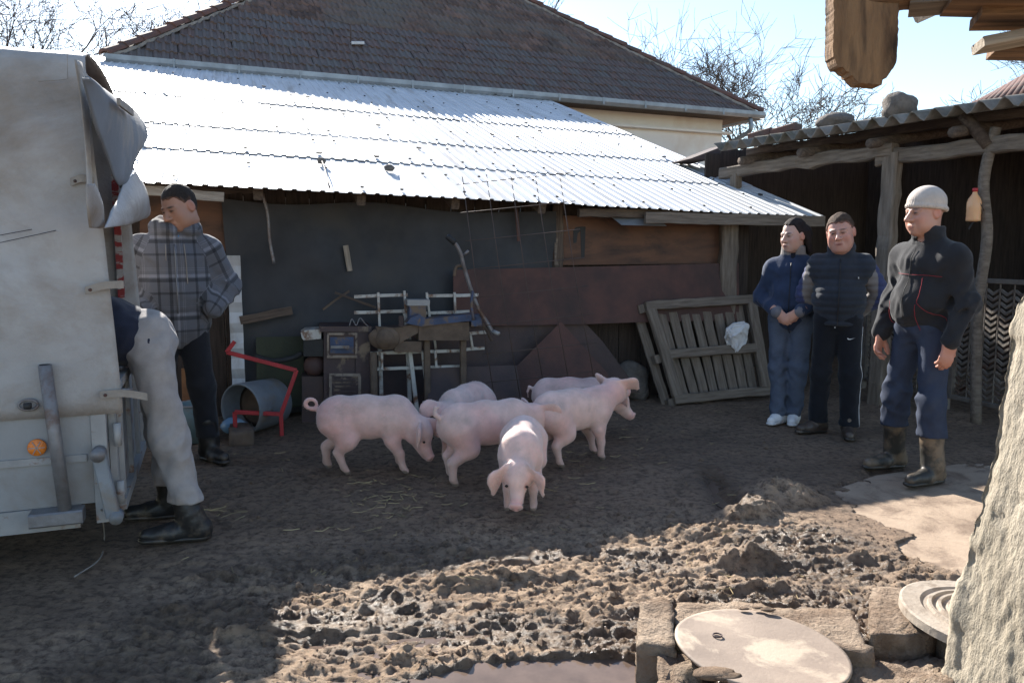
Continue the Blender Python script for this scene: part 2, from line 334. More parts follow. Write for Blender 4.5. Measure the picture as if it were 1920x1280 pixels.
def inpoly(X, Y, poly):
    r = np.zeros(X.shape, bool); n = len(poly)
    for i in range(n):
        x1, y1 = poly[i][:2]; x2, y2 = poly[i-1][:2]
        c = ((y1 > Y) != (y2 > Y)) & (X < (x2 - x1) * (Y - y1) / (y2 - y1 + 1e-12) + x1); r ^= c
    return r
slab_m = inpoly(XX + .22 * fbm(XX * 3, YY * 3, 5, 91, .6), YY + .22 * fbm(XX * 3, YY * 3, 5, 92, .6), slabc).astype(float)
H = H * (1 - .8 * slab_m) - .022 * slab_m + .004 * fbm(XX * 9, YY * 9, 4, 95, .6) * slab_m
wet = np.clip(.75 * smooth01(fbm(XX * 1.5, YY * 3.2, 5, 100, .6), -.02, .3) * smooth01(sunlit_churn, .2, .8) + smooth01(-H, .012, .05) * (sunlit_churn > .1) + .9 * smooth01(pud, 0, .3) + .35 * smooth01(fbm(XX * .8, YY * .9, 3, 101), .0, .5) * near, 0, 1)
wet += .8 * np.exp(-((XX - G(1365, 930)[0]) / .1)**2) * smooth01(YY, 3.8, 4.1) * smooth01(-YY, -5.2, -4.7)
m, ns, ls, b = _nodes('yard_mud')
tc = N(ns, 'ShaderNodeTexCoord'); vec = tc.outputs['Object']
f1, _ = noise_ramp(ns, ls, vec, 2.2, .38, .62, 8); c = mix(ns, ls, f1, (.68, .49, .335), (.52, .36, .24))
f2, _ = noise_ramp(ns, ls, vec, 22, .45, .62, 8, .7); c = mix(ns, ls, f2, c, (.20, .135, .092))
f3, _ = noise_ramp(ns, ls, vec, 90, .60, .70, 3); c = mix(ns, ls, f3, c, (.36, .29, .21))
at = N(ns, 'ShaderNodeAttribute', attribute_name='wet'); at2 = N(ns, 'ShaderNodeAttribute', attribute_name='sunlit_churn')
c = mix(ns, ls, mathn(ns, ls, 'MULTIPLY', mathn(ns, ls, 'SUBTRACT', 1.0, at2.outputs['Fac']), .72), c, mix(ns, ls, f1, mix(ns, ls, f2, (.34, .215, .135), (.185, .115, .072)), mix(ns, ls, f2, (.23, .15, .095), (.12, .077, .05))))  # sunlight painted into the colour: pale churned mud in the sunlit zone, darker soil outside
wf = mathn(ns, ls, 'MULTIPLY', at.outputs['Fac'], .62, True); c = mix(ns, ls, wf, c, (.075, .047, .030)); ls.new(c, b.inputs['Base Color'])
rr = N(ns, 'ShaderNodeMapRange'); rr.inputs[3].default_value = .88; rr.inputs[4].default_value = .2; ls.new(at.outputs['Fac'], rr.inputs[0]); ls.new(rr.outputs[0], b.inputs['Roughness'])
_, nb = noise_ramp(ns, ls, vec, 60, 0, 1, 12, .85); bp = N(ns, 'ShaderNodeBump'); bp.inputs['Strength'].default_value = 1.0; bp.inputs['Distance'].default_value = .042
ls.new(nb, bp.inputs['Height']); ls.new(bp.outputs[0], b.inputs['Normal']); b.inputs['Specular IOR Level'].default_value = .45
M['mud'] = m
V = np.stack([XX, YY, H], -1).reshape(-1, 3)
ground = mesh_obj('ground', V, grid_faces(len(gx), len(gy)), m, origin=np.zeros(3), smooth=True, attrs={'wet': wet.ravel(), 'sunlit_churn': np.clip(sunlit_churn + heap + .5 * churn_left, 0, 1).ravel()})
tag(ground, kind='structure')
def ground_z(x, y):
    i = np.clip(np.searchsorted(gx, x), 0, len(gx) - 1); j = np.clip(np.searchsorted(gy, y), 0, len(gy) - 1); return float(H[i, j])
m, ns, ls, b = _nodes('muddy_water'); b.inputs['Base Color'].default_value = (.15, .105, .085, 1); b.inputs['Roughness'].default_value = .08; b.inputs['Specular IOR Level'].default_value = .22
tc = N(ns, 'ShaderNodeTexCoord'); f, nb = noise_ramp(ns, ls, tc.outputs['Object'], 7, .4, .7); ls.new(mix(ns, ls, f, (.14, .10, .078), (.09, .064, .05)), b.inputs['Base Color'])
bp = N(ns, 'ShaderNodeBump'); bp.inputs['Strength'].default_value = .08; bp.inputs['Distance'].default_value = .01; ls.new(nb, bp.inputs['Height']); ls.new(bp.outputs[0], b.inputs['Normal'])
M['water'] = m
def water(name, z, cx, cy, rx, ry, n=40):
    V = [(cx + rx * math.cos(t) * (1 + .1 * math.sin(3*t)), cy + ry * math.sin(t), z) for t in np.linspace(0, 2*math.pi, n, endpoint=False)]
    return tag(mesh_obj(name, V, [tuple(range(n))], M['water']), kind='structure')
cw = G(1000, 1300); water('puddle', -.016, cw[0], cw[1], 1.25, .42)
cw = G(1365, 925); water('rill_water', -.017, cw[0], cw[1], .13, .33)
m, ns, ls, b = _nodes('yard_concrete'); tc = N(ns, 'ShaderNodeTexCoord'); vec = tc.outputs['Object']
f1, _ = noise_ramp(ns, ls, vec, 3, .35, .65, 8); c = mix(ns, ls, f1, (.37, .275, .195), (.27, .195, .135)); f2, _ = noise_ramp(ns, ls, vec, 4, .46, .62, 9, .7, .5); c = mix(ns, ls, f2, c, (.17, .115, .078))
ls.new(c, b.inputs['Base Color']); b.inputs['Roughness'].default_value = .85; _, nb = noise_ramp(ns, ls, vec, 35, 0, 1, 9, .7); bp = N(ns, 'ShaderNodeBump'); bp.inputs['Strength'].default_value = .5; bp.inputs['Distance'].default_value = .012; ls.new(nb, bp.inputs['Height']); ls.new(bp.outputs[0], b.inputs['Normal'])
M['yard_concrete'] = m
slab_poly = [np.array([p[0], p[1], -.06]) for p in slabc]; cx_ = np.mean(slab_poly, 0)
slab = prism('pavement', [cx_ + (p - cx_) * 1.06 for p in slab_poly], .054, (0, 0, 1), M['yard_concrete']); tag(slab, kind='structure')
# straw trodden into the yard, loose dung crumbs
def scatter_straw():
    V = []; F = []
    spots = [(720, 930, 110, 50, 60), (1010, 890, 350, 90, 25), (430, 960, 40, 20, 16), (1150, 860, 120, 40, 12), (700, 1040, 400, 120, 24), (1200, 800, 200, 60, 12), (560, 850, 200, 60, 14), (1400, 1060, 250, 100, 24)]
    for px, py, sx, sy, n in spots:
        for _ in range(n):
            p = G(px + random.gauss(0, sx * .5), min(1275, py + random.gauss(0, sy * .5))); L = random.uniform(.02, .11); a = random.uniform(0, 6.28); w = random.uniform(.0009, .002)
            z = ground_z(p[0], p[1]) + .004; d = np.array([math.cos(a), math.sin(a), 0]); q = np.array([-d[1], d[0], 0]); k = len(V); bend = random.gauss(0, .012)
            for i, t in enumerate((-.5, 0, .5)):
                c = np.array([p[0], p[1], z]) + d * L * t + q * (bend if i == 1 else 0) + Zv * (random.uniform(.002, .014) if i != 1 else .003)
                V += [c - q * w, c + q * w, c + Zv * w * 1.6]
            for i in range(2):
                for j in range(3): F.append((k + i*3 + j, k + i*3 + (j+1) % 3, k + i*3 + 3 + (j+1) % 3, k + i*3 + 3 + j))
    o = mesh_obj('straw', V, F, M['straw']); tag(o, 'loose yellow straw stalks trodden into the yard', 'straw', kind='stuff')
scatter_straw()
def scatter_crumbs():
    V = []; F = []
    for _ in range(4200):
        if random.random() < .82: p = G(random.uniform(480, 1750), random.uniform(960, 1270))
        else: p = G(random.uniform(300, 1700), random.uniform(800, 1000))
        r = random.uniform(.003, .009) if random.random() < .93 else random.uniform(.010, .022); z = ground_z(p[0], p[1]); k = len(V)
        for d in ((1, 0, 0), (0, 1, 0), (-1, 0, 0), (0, -1, 0), (0, 0, .8), (0, 0, -.6)): V.append(np.array([p[0], p[1], z]) + np.array(d) * r * random.uniform(.6, 1.3))
        for a_, b_ in ((0, 1), (1, 2), (2, 3), (3, 0)): F += [(k + a_, k + b_, k + 4), (k + b_, k + a_, k + 5)]
    o = mesh_obj('mud_crumbs', V, F, M['mud']); tag(o, 'small crumbs of mud and grit lying on the yard', 'mud', kind='stuff')
scatter_crumbs()

# ================================================================== HOUSE
HZ = 4.15
HL = G(205, 108, HZ); HR = G(1422, 214, HZ); UH = (HR - HL) / np.linalg.norm(HR - HL); VH = np.array([-UH[1], UH[0], 0]); HW = np.linalg.norm(HR - HL); HT = R_(37.5); HS = 4.3
def HP(a, b, z): return HL + UH * a + VH * b + Zv * (z - HZ)
house = thing('house', HP(HW/2, 4.5, 0), 'white plastered house with a dark weathered tiled hip roof behind the metal roofed shed', 'house')
wi = .5; D = 2 * HS
wallV = [HP(wi, wi, 0), HP(HW - wi, wi, 0), HP(HW - wi, D - wi, 0), HP(wi, D - wi, 0)]; wallV += [v + Zv * (HZ - .06) for v in wallV]
mesh_obj('wall', wallV, [(0, 1, 5, 4), (1, 2, 6, 5), (2, 3, 7, 6), (3, 0, 4, 7), (4, 5, 6, 7)], M['plaster'], house)
beam('cornice', HP(.35, wi - .06, HZ - .35), HP(HW - .35, wi - .06, HZ - .35), .14, .05, M['plaster'], house)
beam('soffit', HP(.05, .28, HZ - .06), HP(HW - .05, .28, HZ - .06), .5, .03, M['old_wood'], house)
beam('soffit', HP(HW - .28, .05, HZ - .062), HP(HW - .28, D, HZ - .062), .5, .03, M['old_wood'], house)
rz = HZ + HS * math.tan(HT)
Vr = [HP(0, 0, HZ), HP(HW, 0, HZ), HP(HW, D, HZ), HP(0, D, HZ), HP(HS, HS, rz), HP(HW - HS, HS, rz)]
roof = mesh_obj('roof', Vr, [(0, 1, 5, 4), (1, 2, 5), (2, 3, 4, 5), (3, 0, 4), (3, 2, 1, 0)], M['tile'], house, origin=HP(HW/2, HS, HZ))
# single interlocking tiles laid on the front slope
SL = VH * math.cos(HT) + Zv * math.sin(HT); NRM = -VH * math.sin(HT) + Zv * math.cos(HT)
TWD, TEX = .222, .305
prof = [(0, .012), (.02, .034), (.05, .034), (.068, .012), (.11, .010), (.13, .030), (.16, .030), (.178, .012), (.218, .012)]
tv = []
for yy, dz in ((0, .022), (.36, 0)):
    for x, z in prof: tv.append((x, yy, z + dz))
for x, z in prof: tv.append((x, 0, 0.0))
n_ = len(prof); tf = [(i, i + 1, n_ + i + 1, n_ + i) for i in range(n_ - 1)] + [(2*n_ + i, 2*n_ + i + 1, i + 1, i) for i in range(n_ - 1)]
tme = bpy.data.meshes.new('roof_tile'); tme.from_pydata(tv, [], tf); tme.materials.append(M['tile']); tme.update()
tv = np.array(tv); rest_v = []; rest_f = []; cnt = 0
for r in range(int(HS / math.cos(HT) / TEX)):
    s0 = r * TEX; inset = (s0 + .16) * math.cos(HT); a = inset + (.11 if r % 2 else 0)
    while a < HW - inset - TWD * .6:
        jz = random.uniform(0, .01); ja = random.gauss(0, .004); o3 = HP(a + ja, 0, HZ) + SL * (s0 - .04 + random.gauss(0, .006)) + NRM * (.004 + jz)
        if cnt < 300:
            o = bpy.data.objects.new('roof_tile', tme); put(o, mat4(UH, SL, NRM, o3), roof)
        else:
            k = len(rest_v) * 1; base = sum(len(v) for v in rest_v) if False else None
            rest_v.append(o3 + tv[:, :1] * UH + tv[:, 1:2] * SL + tv[:, 2:3] * NRM)
        cnt += 1; a += TWD
off = np.arange(len(rest_v)) * len(tv); rf = (np.array(tf)[None] + off[:, None, None]).reshape(-1, 4)
o = mesh_obj('upper_roof_tiles', np.vstack(rest_v), rf, M['tile'], roof); tag(o, kind='stuff')
def hip(corner, sgn):
    d = UH * sgn + VH + Zv * math.tan(HT); L = HS * np.linalg.norm(d); d /= np.linalg.norm(d)
    side = np.cross(d, Zv); side /= np.linalg.norm(side); up = np.cross(side, d)
    V = []; F = []
    beam('hip_mortar', corner + up * .01, corner + d * L + up * .01, .2, .05, M['mortar'], roof, up=up, rough=.008)
    me = None
    for i in range(int(L / .36)):
        p = corner + d * (i * .36 - .05) + up * .045
        if me is None:
            for x, r, h in ((0, .115, .012), (.4, .095, 0)):
                for j in range(7): t = math.pi * (j / 6); V.append((x, -math.cos(t) * r, math.sin(t) * r * .75 + h))
            for j in range(7): t = math.pi * (j / 6); V.append((0, -math.cos(t) * .09, math.sin(t) * .055))
            F = [(j, j + 7, j + 8, j + 1) for j in range(6)] + [(j + 14, j, j + 1, j + 15) for j in range(6)]
            me = bpy.data.meshes.new('hip_tile'); me.from_pydata(V, [], F); me.materials.append(M['ridge_tile'])
        o = bpy.data.objects.new('hip_tile', me); put(o, mat4(d, np.cross(up, d), up, p + up * random.uniform(-.008, .008)), roof)
hip(HL, 1); hip(HR, -1)
def gutter(p0, p1, name='gutter'):
    x, y, z, L = frame(p0, p1); V = []; F = []
    pr_ = [(-.07, .07), (-.07, .0), (-.045, -.05), (.045, -.05), (.07, 0), (.07, .07), (.062, .07), (.062, 0), (.04, -.042), (-.04, -.042), (-.062, 0), (-.062, .07)]
    for t in (0, L):
        for a, b_ in pr_: V.append(np.asarray(p0) + x * t + y * a + z * b_)
    k = len(pr_); F = [(i, (i+1) % k, k + (i+1) % k, k + i) for i in range(k)] + [tuple(range(k)), tuple(range(2*k - 1, k - 1, -1))]
    g = mesh_obj(name, V, F, M['zinc_dark'], house)
    for i in range(1, int(L / .9)):
        q = np.asarray(p0) + x * (i * .9); beam('gutter_bracket', q + y * -.078 + z * .075, q + y * -.078 + z * -.055, .03, .008, M['zinc_dark'], g, up=(0, 1, 0))
    return g
gutter(HP(-.05, -.09, HZ - .05), HP(HW + .05, -.09, HZ - .05))
gutter(HP(HW + .09, 0, HZ - .052), HP(HW + .09, D, HZ - .052))
dp = HP(HW - .25, -.06, HZ - .1); tube('downpipe', spline([dp, dp - Zv * .25, dp - Zv * .4 + VH * .42, dp - Zv * .7 + VH * .46, np.array([dp[0] + VH[0]*.46, dp[1] + VH[1]*.46, .1])], 6), .045, M['zinc_dark'], house, 10)
ch = AT(990, -60, HP(HW*.5, HS, 0)[1] + .6)
for z0, z1, w in ((rz - .9, rz + .55, .42), (rz + .55, rz + .62, .52)): beam('chimney', np.array([HP(HW*.62, HS, 0)[0], HP(HW*.62, HS, 0)[1], z0]), np.array([HP(HW*.62, HS, 0)[0], HP(HW*.62, HS, 0)[1], z1]), w, w, M['ridge_tile'], roof, up=(0, 1, 0))
# little lamp bracket with its wire on the roof
lp = on_plane(658, 82, NRM, NRM @ HL + .06); br = beam('lamp_bracket', lp, lp + UH * .22 + Zv * .02, .12, .05, M['zinc'], roof); tube('bracket_rod', [lp + Zv * .02, lp + Zv * .32], .012, M['wire'], br, 5); tube('bracket_wire', spline([lp + Zv * .3, lp + SL * .8 + NRM * .1 + UH * -.25, lp + SL * 1.9 + NRM * .05 - UH * .8], 5), .006, M['wire'], br, 4)

# ================================================================== SHED
EB = 6.2; WB = 6.95
e0 = SW(266, 341, EB); e1 = SW(1540, 407, EB + .45)
def EBX(px): return EB + .45 * (px - 266) / 1274
e0 = e0; EU = (e1 - e0) / np.linalg.norm(e1 - e0); RT = R_(18); EH = np.array([-EU[1], EU[0], 0]) / math.hypot(EU[0], EU[1]); EW = EH * math.cos(RT) + Zv * math.sin(RT); EN = np.cross(EU, EW); EN /= np.linalg.norm(EN)
ELEN = np.linalg.norm(e1 - e0)
def roof_z(p): return (EN @ e0 - EN[0] * p[0] - EN[1] * p[1]) / EN[2]
def RP(a, w, h=0.0): return e0 + EU * a + EW * w + EN * h
sc_ = np.array([*(e0 + EU * 3 + VS * 2)[:2], 0])
shed = thing('lean_to_shed', sc_, 'long low lean-to shed with a bright corrugated metal roof against the house', 'shed')
# corrugated sheets, each one an object; ribs run down the slope
PIT = .105; SHW = PIT * 8
def sheet_mesh(name, length, ribs=8, nseg=6):
    V = []; xs = []
    for r in range(ribs + 1):
        xs += [(r*PIT - .022, 0), (r*PIT - .013, .010), (r*PIT + .013, .010), (r*PIT + .022, 0)]
    xs += []
    k = len(xs)
    for i in range(nseg + 1):
        for x, z in xs: V.append((x, length * i / nseg, z))
    kk = len(V)
    V += [(x, y, z - .004) for (x, y, z) in V]
    F = []
    for i in range(nseg):
        for j in range(k - 1): F.append((i*k + j, i*k + j + 1, (i+1)*k + j + 1, (i+1)*k + j)); F.append((kk + i*k + j + 1, kk + i*k + j, kk + (i+1)*k + j, kk + (i+1)*k + j + 1))
    for j in range(k - 1): F.append((kk + j, kk + j + 1, j + 1, j)); F.append((nseg*k + j, nseg*k + j + 1, kk + nseg*k + j + 1, kk + nseg*k + j))
    me = bpy.data.meshes.new(name); me.from_pydata(V, [], F); me.materials.append(M['zinc']); me.update(); return me
rows = [(-.02, 1.26), (1.18, 2.42), (2.31, 4.22), (4.1, 7.4)]
a_lo = -3.4
rowme = [sheet_mesh('roof_sheet', w1 - w0) for w0, w1 in rows]
screwV = []; screwF = []
for ri, (w0, w1) in enumerate(rows):
    a = ELEN - SHW + .0
    while a > a_lo:
        o3 = RP(a, w0 + random.gauss(0, .006), .012 * ((len(rows) - ri) * 0 + ri) * .9 + random.uniform(0, .003))
        tl = EN + EU * random.gauss(0, .002) + EW * random.gauss(0, .0008); tl /= np.linalg.norm(tl); y_ = EW - tl * (EW @ tl); y_ /= np.linalg.norm(y_)
        o = bpy.data.objects.new('roof_sheet', rowme[ri]); put(o, mat4(np.cross(y_, tl), y_, tl, o3), shed)
        for ww in np.arange(w0 + .12, w1, .62):
            for rr_ in (1, 4, 6):
                if random.random() < .55:
                    c = RP(a + rr_ * PIT + random.gauss(0, .004), ww + random.gauss(0, .015), .012 * ri * .9 + .024); k = len(screwV); rd = .013 if random.random() < .85 else .028
                    for h in (0, .012):
                        for j in range(6): t = j * math.pi / 3; screwV.append(c + EU * rd * math.cos(t) + EW * rd * math.sin(t) + EN * h)
                    screwF += [(k + j, k + (j+1) % 6, k + 6 + (j+1) % 6, k + 6 + j) for j in range(6)] + [tuple(range(k + 6, k + 12))]
        a -= SHW
tag(mesh_obj('roof_screws', screwV, screwF, M['rubber'], shed), kind='stuff')
for (px, py, r) in ((603, 300, .04), (730, 313, .05), (264, 241, .05)):   # clods stuck on the sheets
    p = on_plane(px, py, EN, EN @ e0 + .05); mesh_obj('clod', *tube_data([p - EN * .03, p, p + EN * .02], [r * .8, r, r * .4], 7), M['stone'], shed, smooth=True)
p = on_plane(603, 300, EN, EN @ e0 + .05); q = on_plane(618, 352, EN, EN @ e0 + .05); tube('roof_wire', spline([p, (p + q) / 2 + EN * .02, q], 4), .006, M['wire'], shed, 4)
# rafters and wall plate under the sheets
for a in np.arange(a_lo + .3, ELEN, .78): beam('rafter', RP(a, .12, -.075), RP(a, 6.9, -.075), .07, .1, M['old_wood'], shed, up=EN, rough=.003)
for w in (.22, 1.3, 2.4, 4.2): beam('batten', RP(a_lo, w, -.012), RP(ELEN - .04, w, -.012), .06, .022, M['old_wood'], shed, up=EN)
beam('wall_plate', RP(a_lo, .78, -.19), RP(ELEN - .9, .78, -.19), .12, .12, M['old_wood'], shed, up=EN, rough=.004)
fl = SW(1210, 408, EBX(1210) - .02); fr = SW(1545, 415, EBX(1545) - .02); beam('fascia_board', fl, fr, .03, .1, M['grey_wood'], shed, rough=.003)
beam('eave_beam', SW(1085, 398, EBX(1085) + .09), SW(1420, 405, EBX(1420) + .09), .05, .075, M['old_wood'], shed, rough=.004)
beam('fascia_board', SW(262, 356, EB + .06), SW(420, 370, EB + .06), .03, .07, M['pale_wood'], shed, rough=.003)
tp = [SW(1140, 402, EB + .5), SW(1220, 398, EB + .5), SW(1250, 424, EB + .42), SW(1165, 422, EB + .38)]; prism('torn_sheet', tp, .006, -VS, M['tarp_blue'], shed)
# posts of the shed: each stands on the ground
def ground_under(p): return np.array([p[0], p[1], -.05])
for px in (1367,):
    t = SW(px, 420, WB - .12); beam('post', ground_under(t), t, .16, .14, M['grey_wood'], shed, up=(0, 1, 0), rough=.004)
for px in (1046,):
    t = SW(px, 400, WB - .02); beam('post', ground_under(t), t + Zv * .1, .1, .1, M['old_wood'], shed, up=(0, 1, 0), rough=.004)
# wall boards behind everything
wl_ = SW(-150, 500, WB + .06); wr_ = SW(1392, 500, WB + .06); a0 = wl_ @ US; a1 = wr_ @ US; x = a0
while x < a1:
    w = random.uniform(.16, .24); p = US * (x + w/2) + VS * (WB + .06 + random.uniform(0, .012)); p[2] = -.02; beam('wall_board', p, p + Zv * (roof_z(p) - .06), w - .006, .022, M['dark_wood'], shed, up=VS); x += w
for (a_, w_) in ((a0 - .02, 7.2), (a1 + .02, 7.2)):    # side walls run back to the house
    p = US * a_ + VS * (WB + .1); q = p + VS * 5.6; mesh_obj('side_wall', [p, q, q + Zv * (roof_z(q) - .08), p + Zv * (roof_z(p) - .08), p + US*.04, q + US*.04, q + US*.04 + Zv * (roof_z(q) - .08), p + US*.04 + Zv * (roof_z(p) - .08)], [(0, 1, 2, 3), (7, 6, 5, 4), (0, 4, 5, 1), (3, 2, 6, 7), (0, 3, 7, 4), (1, 5, 6, 2)], M['dark_wood'], shed)
def panel(name, pix, b, th, mt, parent=None): return prism(name, [SW(x, y, b) for x, y in pix], th, VS, mt, parent)
panel('plywood_panel', [(1052, 404), (1352, 412), (1352, 494), (1052, 497)], WB - .03, .018, M['plywood'], shed)
panel('plywood_panel', [(262, 362), (424, 372), (438, 470), (262, 474)], WB - .03, .018, M['plywood'], shed)
panel('corner_strip', [(1040, 446), (1051, 446), (1051, 497), (1040, 497)], WB - .07, .02, M['grey_wood'], shed)
panel('corner_strip', [(1043, 398), (1051, 398), (1051, 447), (1044, 447)], WB - .066, .02, M['old_wood'], shed)
# black bent mark painted on the plywood
panel('painted_mark', [(1088, 425), (1098, 425), (1096, 483), (1090, 483)], WB - .034, .003, M['black'], shed)
panel('painted_mark', [(1075, 432), (1080, 426), (1088, 425), (1088, 433), (1083, 438), (1081, 455), (1075, 456)], WB - .034, .003, M['black'], shed)
def cloth(name, top, bot, nx, ny, amp, mt, freq=5, seed=0, nrm=None, parent=None, label=None, cat=None, thick=.004, sag=0.0):
    """cloth hung between a top polyline and a bottom polyline (3D points)"""
    T = spline(top, 8); B = spline(bot, 8)
    def resamp(P, n):
        d = np.r_[0, np.cumsum(np.linalg.norm(np.diff(P, axis=0), axis=1))]; t = np.linspace(0, d[-1], n); return np.stack([np.interp(t, d, P[:, i]) for i in range(3)], 1)
    T = resamp(T, nx); B = resamp(B, nx); v = np.linspace(0, 1, ny)[None, :, None]; P = T[:, None] * (1 - v) + B[:, None] * v
    if nrm is None: nrm = np.cross(T[-1] - T[0], B[0] - T[0]); nrm = nrm / np.linalg.norm(nrm)
    vv = v[..., 0]; s = (snoise(P, freq, seed) * .6 + snoise(P * np.array([1, 1, .35]), freq * 2.2, seed + 3) * .4)
    P = P + nrm * (s * amp * np.minimum(1, vv * 4 + .25) + sag * np.sin(vv * math.pi))[..., None]
    V = P.reshape(-1, 3); F = grid_faces(nx, ny); n = len(V); V2 = V + nrm * thick
    Fa = np.vstack([F, F[:, ::-1] + n])
    o = mesh_obj(name, np.vstack([V, V2]), Fa, mt, parent, smooth=True)
    if label: tag(o, label, cat)
    return o
nb_ = WB - .06
cloth('shade_net', [SW(415, 372, nb_), SW(540, 384, nb_), SW(700, 380, nb_), SW(860, 398, nb_), SW(1042, 396, nb_)], [SW(452, 790, nb_), SW(640, 760, nb_), SW(860, 760, nb_), SW(1040, 745, nb_)], 140, 80, .10, M['net'], 4.2, 2, -VS, None, 'dark blue-green shade cloth hung along the shed wall', 'cloth')
zp = SW(425, 470, WB - .12); zq = SW(450, 470, WB - .12)
zs = thing('corrugated_sheet', SW(438, 770, WB - .05), 'narrow silver corrugated sheet upright beside the shade cloth', 'metal sheet')
zV = []; zF = []
for i in range(33):
    z = i * 1.36 / 32
    for q in (zp, zq): zV.append(np.array([q[0], q[1], z]) - VS * (.012 * math.sin(i * math.pi / 2 * .9)))
for i in range(32): zF.append((i*2, i*2 + 1, i*2 + 3, i*2 + 2))
o = mesh_obj('sheet', zV, zF, M['zinc'], zs); sm = o.modifiers.new('thickness', 'SOLIDIFY'); sm.thickness = .003

# ================================================================== OPEN SHELTER
N1 = np.array([2.44, 8.55, 0]); Q = np.array([.545, -.839, 0]); MM = np.array([.839, .545, 0])
def SH(t, n, z): return N1 + Q * t + MM * n + Zv * z
def SHP(x, y, n): return on_plane(x, y, MM, MM @ N1 + n)
shel = thing('open_shelter', SH(2, 1.5, 0), 'open timber animal shelter roofed with wavy grey fibre cement sheets', 'shelter')
r0 = SHP(1380, 272, -.32); r1 = SHP(1816, 203, -.32); sl = (r1[2] - r0[2]) / ((r1 - r0) @ Q); t0 = (r0 - N1) @ Q
def rz_(t, n): return r0[2] + sl * (t - t0) + .16 * (n + .32)
WP = .177; shw = WP * 6
def wave_mesh(L):
    V = []; n = 36; 
    for i in range(2):
        for j in range(n + 1): x = j * (shw + .05) / n; V.append((x, i * L, .042 * math.cos(2 * math.pi * x / WP)))
    k = len(V); V += [(a, b_, c - .009) for a, b_, c in V]; F = []
    for j in range(n): F += [(j, j + 1, n + 2 + j, n + 1 + j), (k + j + 1, k + j, k + n + 1 + j, k + n + 2 + j), (k + j, k + j + 1, j + 1, j), (n + 1 + j, n + 2 + j, k + n + 2 + j, k + n + 1 + j)]
    me = bpy.data.meshes.new('fibre_sheet'); me.from_pydata(V, [], F); me.materials.append(M['asbestos']); me.polygons.foreach_set('use_smooth', [i % 4 < 2 for i in range(len(F))]); return me
wme = wave_mesh(1.75)
ex = Q + Zv * sl; ex /= np.linalg.norm(ex); ey = MM + Zv * .16; ey /= np.linalg.norm(ey); ez = np.cross(ex, ey); ez /= np.linalg.norm(ez)
for row, n0 in enumerate((-.32, 1.3)):
    t = -.05
    while t < 5.2:
        p = SH(t, n0, rz_(t, n0) + .012 * row + random.uniform(0, .012)); o = bpy.data.objects.new('fibre_sheet', wme); put(o, mat4(ex, np.cross(ez, ex), ez, p + ey * random.gauss(0, .012)), shel); t += shw
bz = lambda t: rz_(t, 0) - .30
beam('front_beam', SH(-.25, 0, bz(-.25) + .02), SH(1.75, -.02, bz(1.75) + .05), .11, .12, M['grey_wood'], shel, rough=.009); beam('front_beam', SH(1.6, .01, bz(1.6) - .02), SH(5.3, .0, bz(5.3)), .12, .13, M['grey_wood'], shel, rough=.009)
for n in (.25, 1.2, 2.3): beam('purlin', SH(-.1, n, rz_(-.1, n) - .09), SH(5.2, n, rz_(5.2, n) - .09), .08, .08, M['old_wood'], shel, rough=.006)
for t in np.arange(.2, 5.2, .72): tube('rafter_pole', [SH(t, -.22, rz_(t, -.22) - .17), SH(t, 1.4, rz_(t, 1.4) - .17), SH(t, 3, rz_(t, 3) - .17)], [.045, .05, .05], M['old_wood'], shel, 8)
beam('post', SH(1.70, 0, -.05), SH(1.72, 0, bz(1.7) + .02), .14, .12, M['grey_wood'], shel, up=tuple(MM), rough=.006)
tube('crooked_post', spline([SH(2.60, -.03, -.05), SH(2.55, -.03, .9), SH(2.60, -.06, 1.5), SH(2.53, -.03, 1.95), SH(2.58, 0, bz(2.58) + .12)], 6), .042, M['grey_wood'], shel, 9)
tube('post_brace', [SH(2.55, -.03, bz(2.5) - .02), SH(2.35, -.05, rz_(2.3, 0) - .05)], .05, M['old_wood'], shel)
beam('post', SH(-.05, 0, -.05), SH(-.05, 0, bz(0)), .1, .1, M['grey_wood'], shel, up=tuple(MM)); beam('post', SH(5.1, 0, -.05), SH(5.1, 0, bz(5.1)), .13, .13, M['grey_wood'], shel, up=tuple(MM))
for t in (-.05, 1.7, 3.4, 5.1): beam('post', SH(t, 2.9, -.05), SH(t, 2.9, rz_(t, 2.9) - .12), .12, .12, M['old_wood'], shel, up=tuple(MM))
t = -.5
while t < 5.3:
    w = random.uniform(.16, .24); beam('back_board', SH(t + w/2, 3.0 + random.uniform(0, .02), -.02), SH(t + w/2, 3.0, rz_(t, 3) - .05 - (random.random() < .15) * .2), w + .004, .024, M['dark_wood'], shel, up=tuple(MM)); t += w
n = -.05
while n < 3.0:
    w = random.uniform(.18, .26); beam('end_board', SH(-.45, n + w/2, -.02), SH(-.45, n + w/2, rz_(-.4, n) - .03), w + .004, .024, M['dark_wood'], shel, up=tuple(Q)); n += w
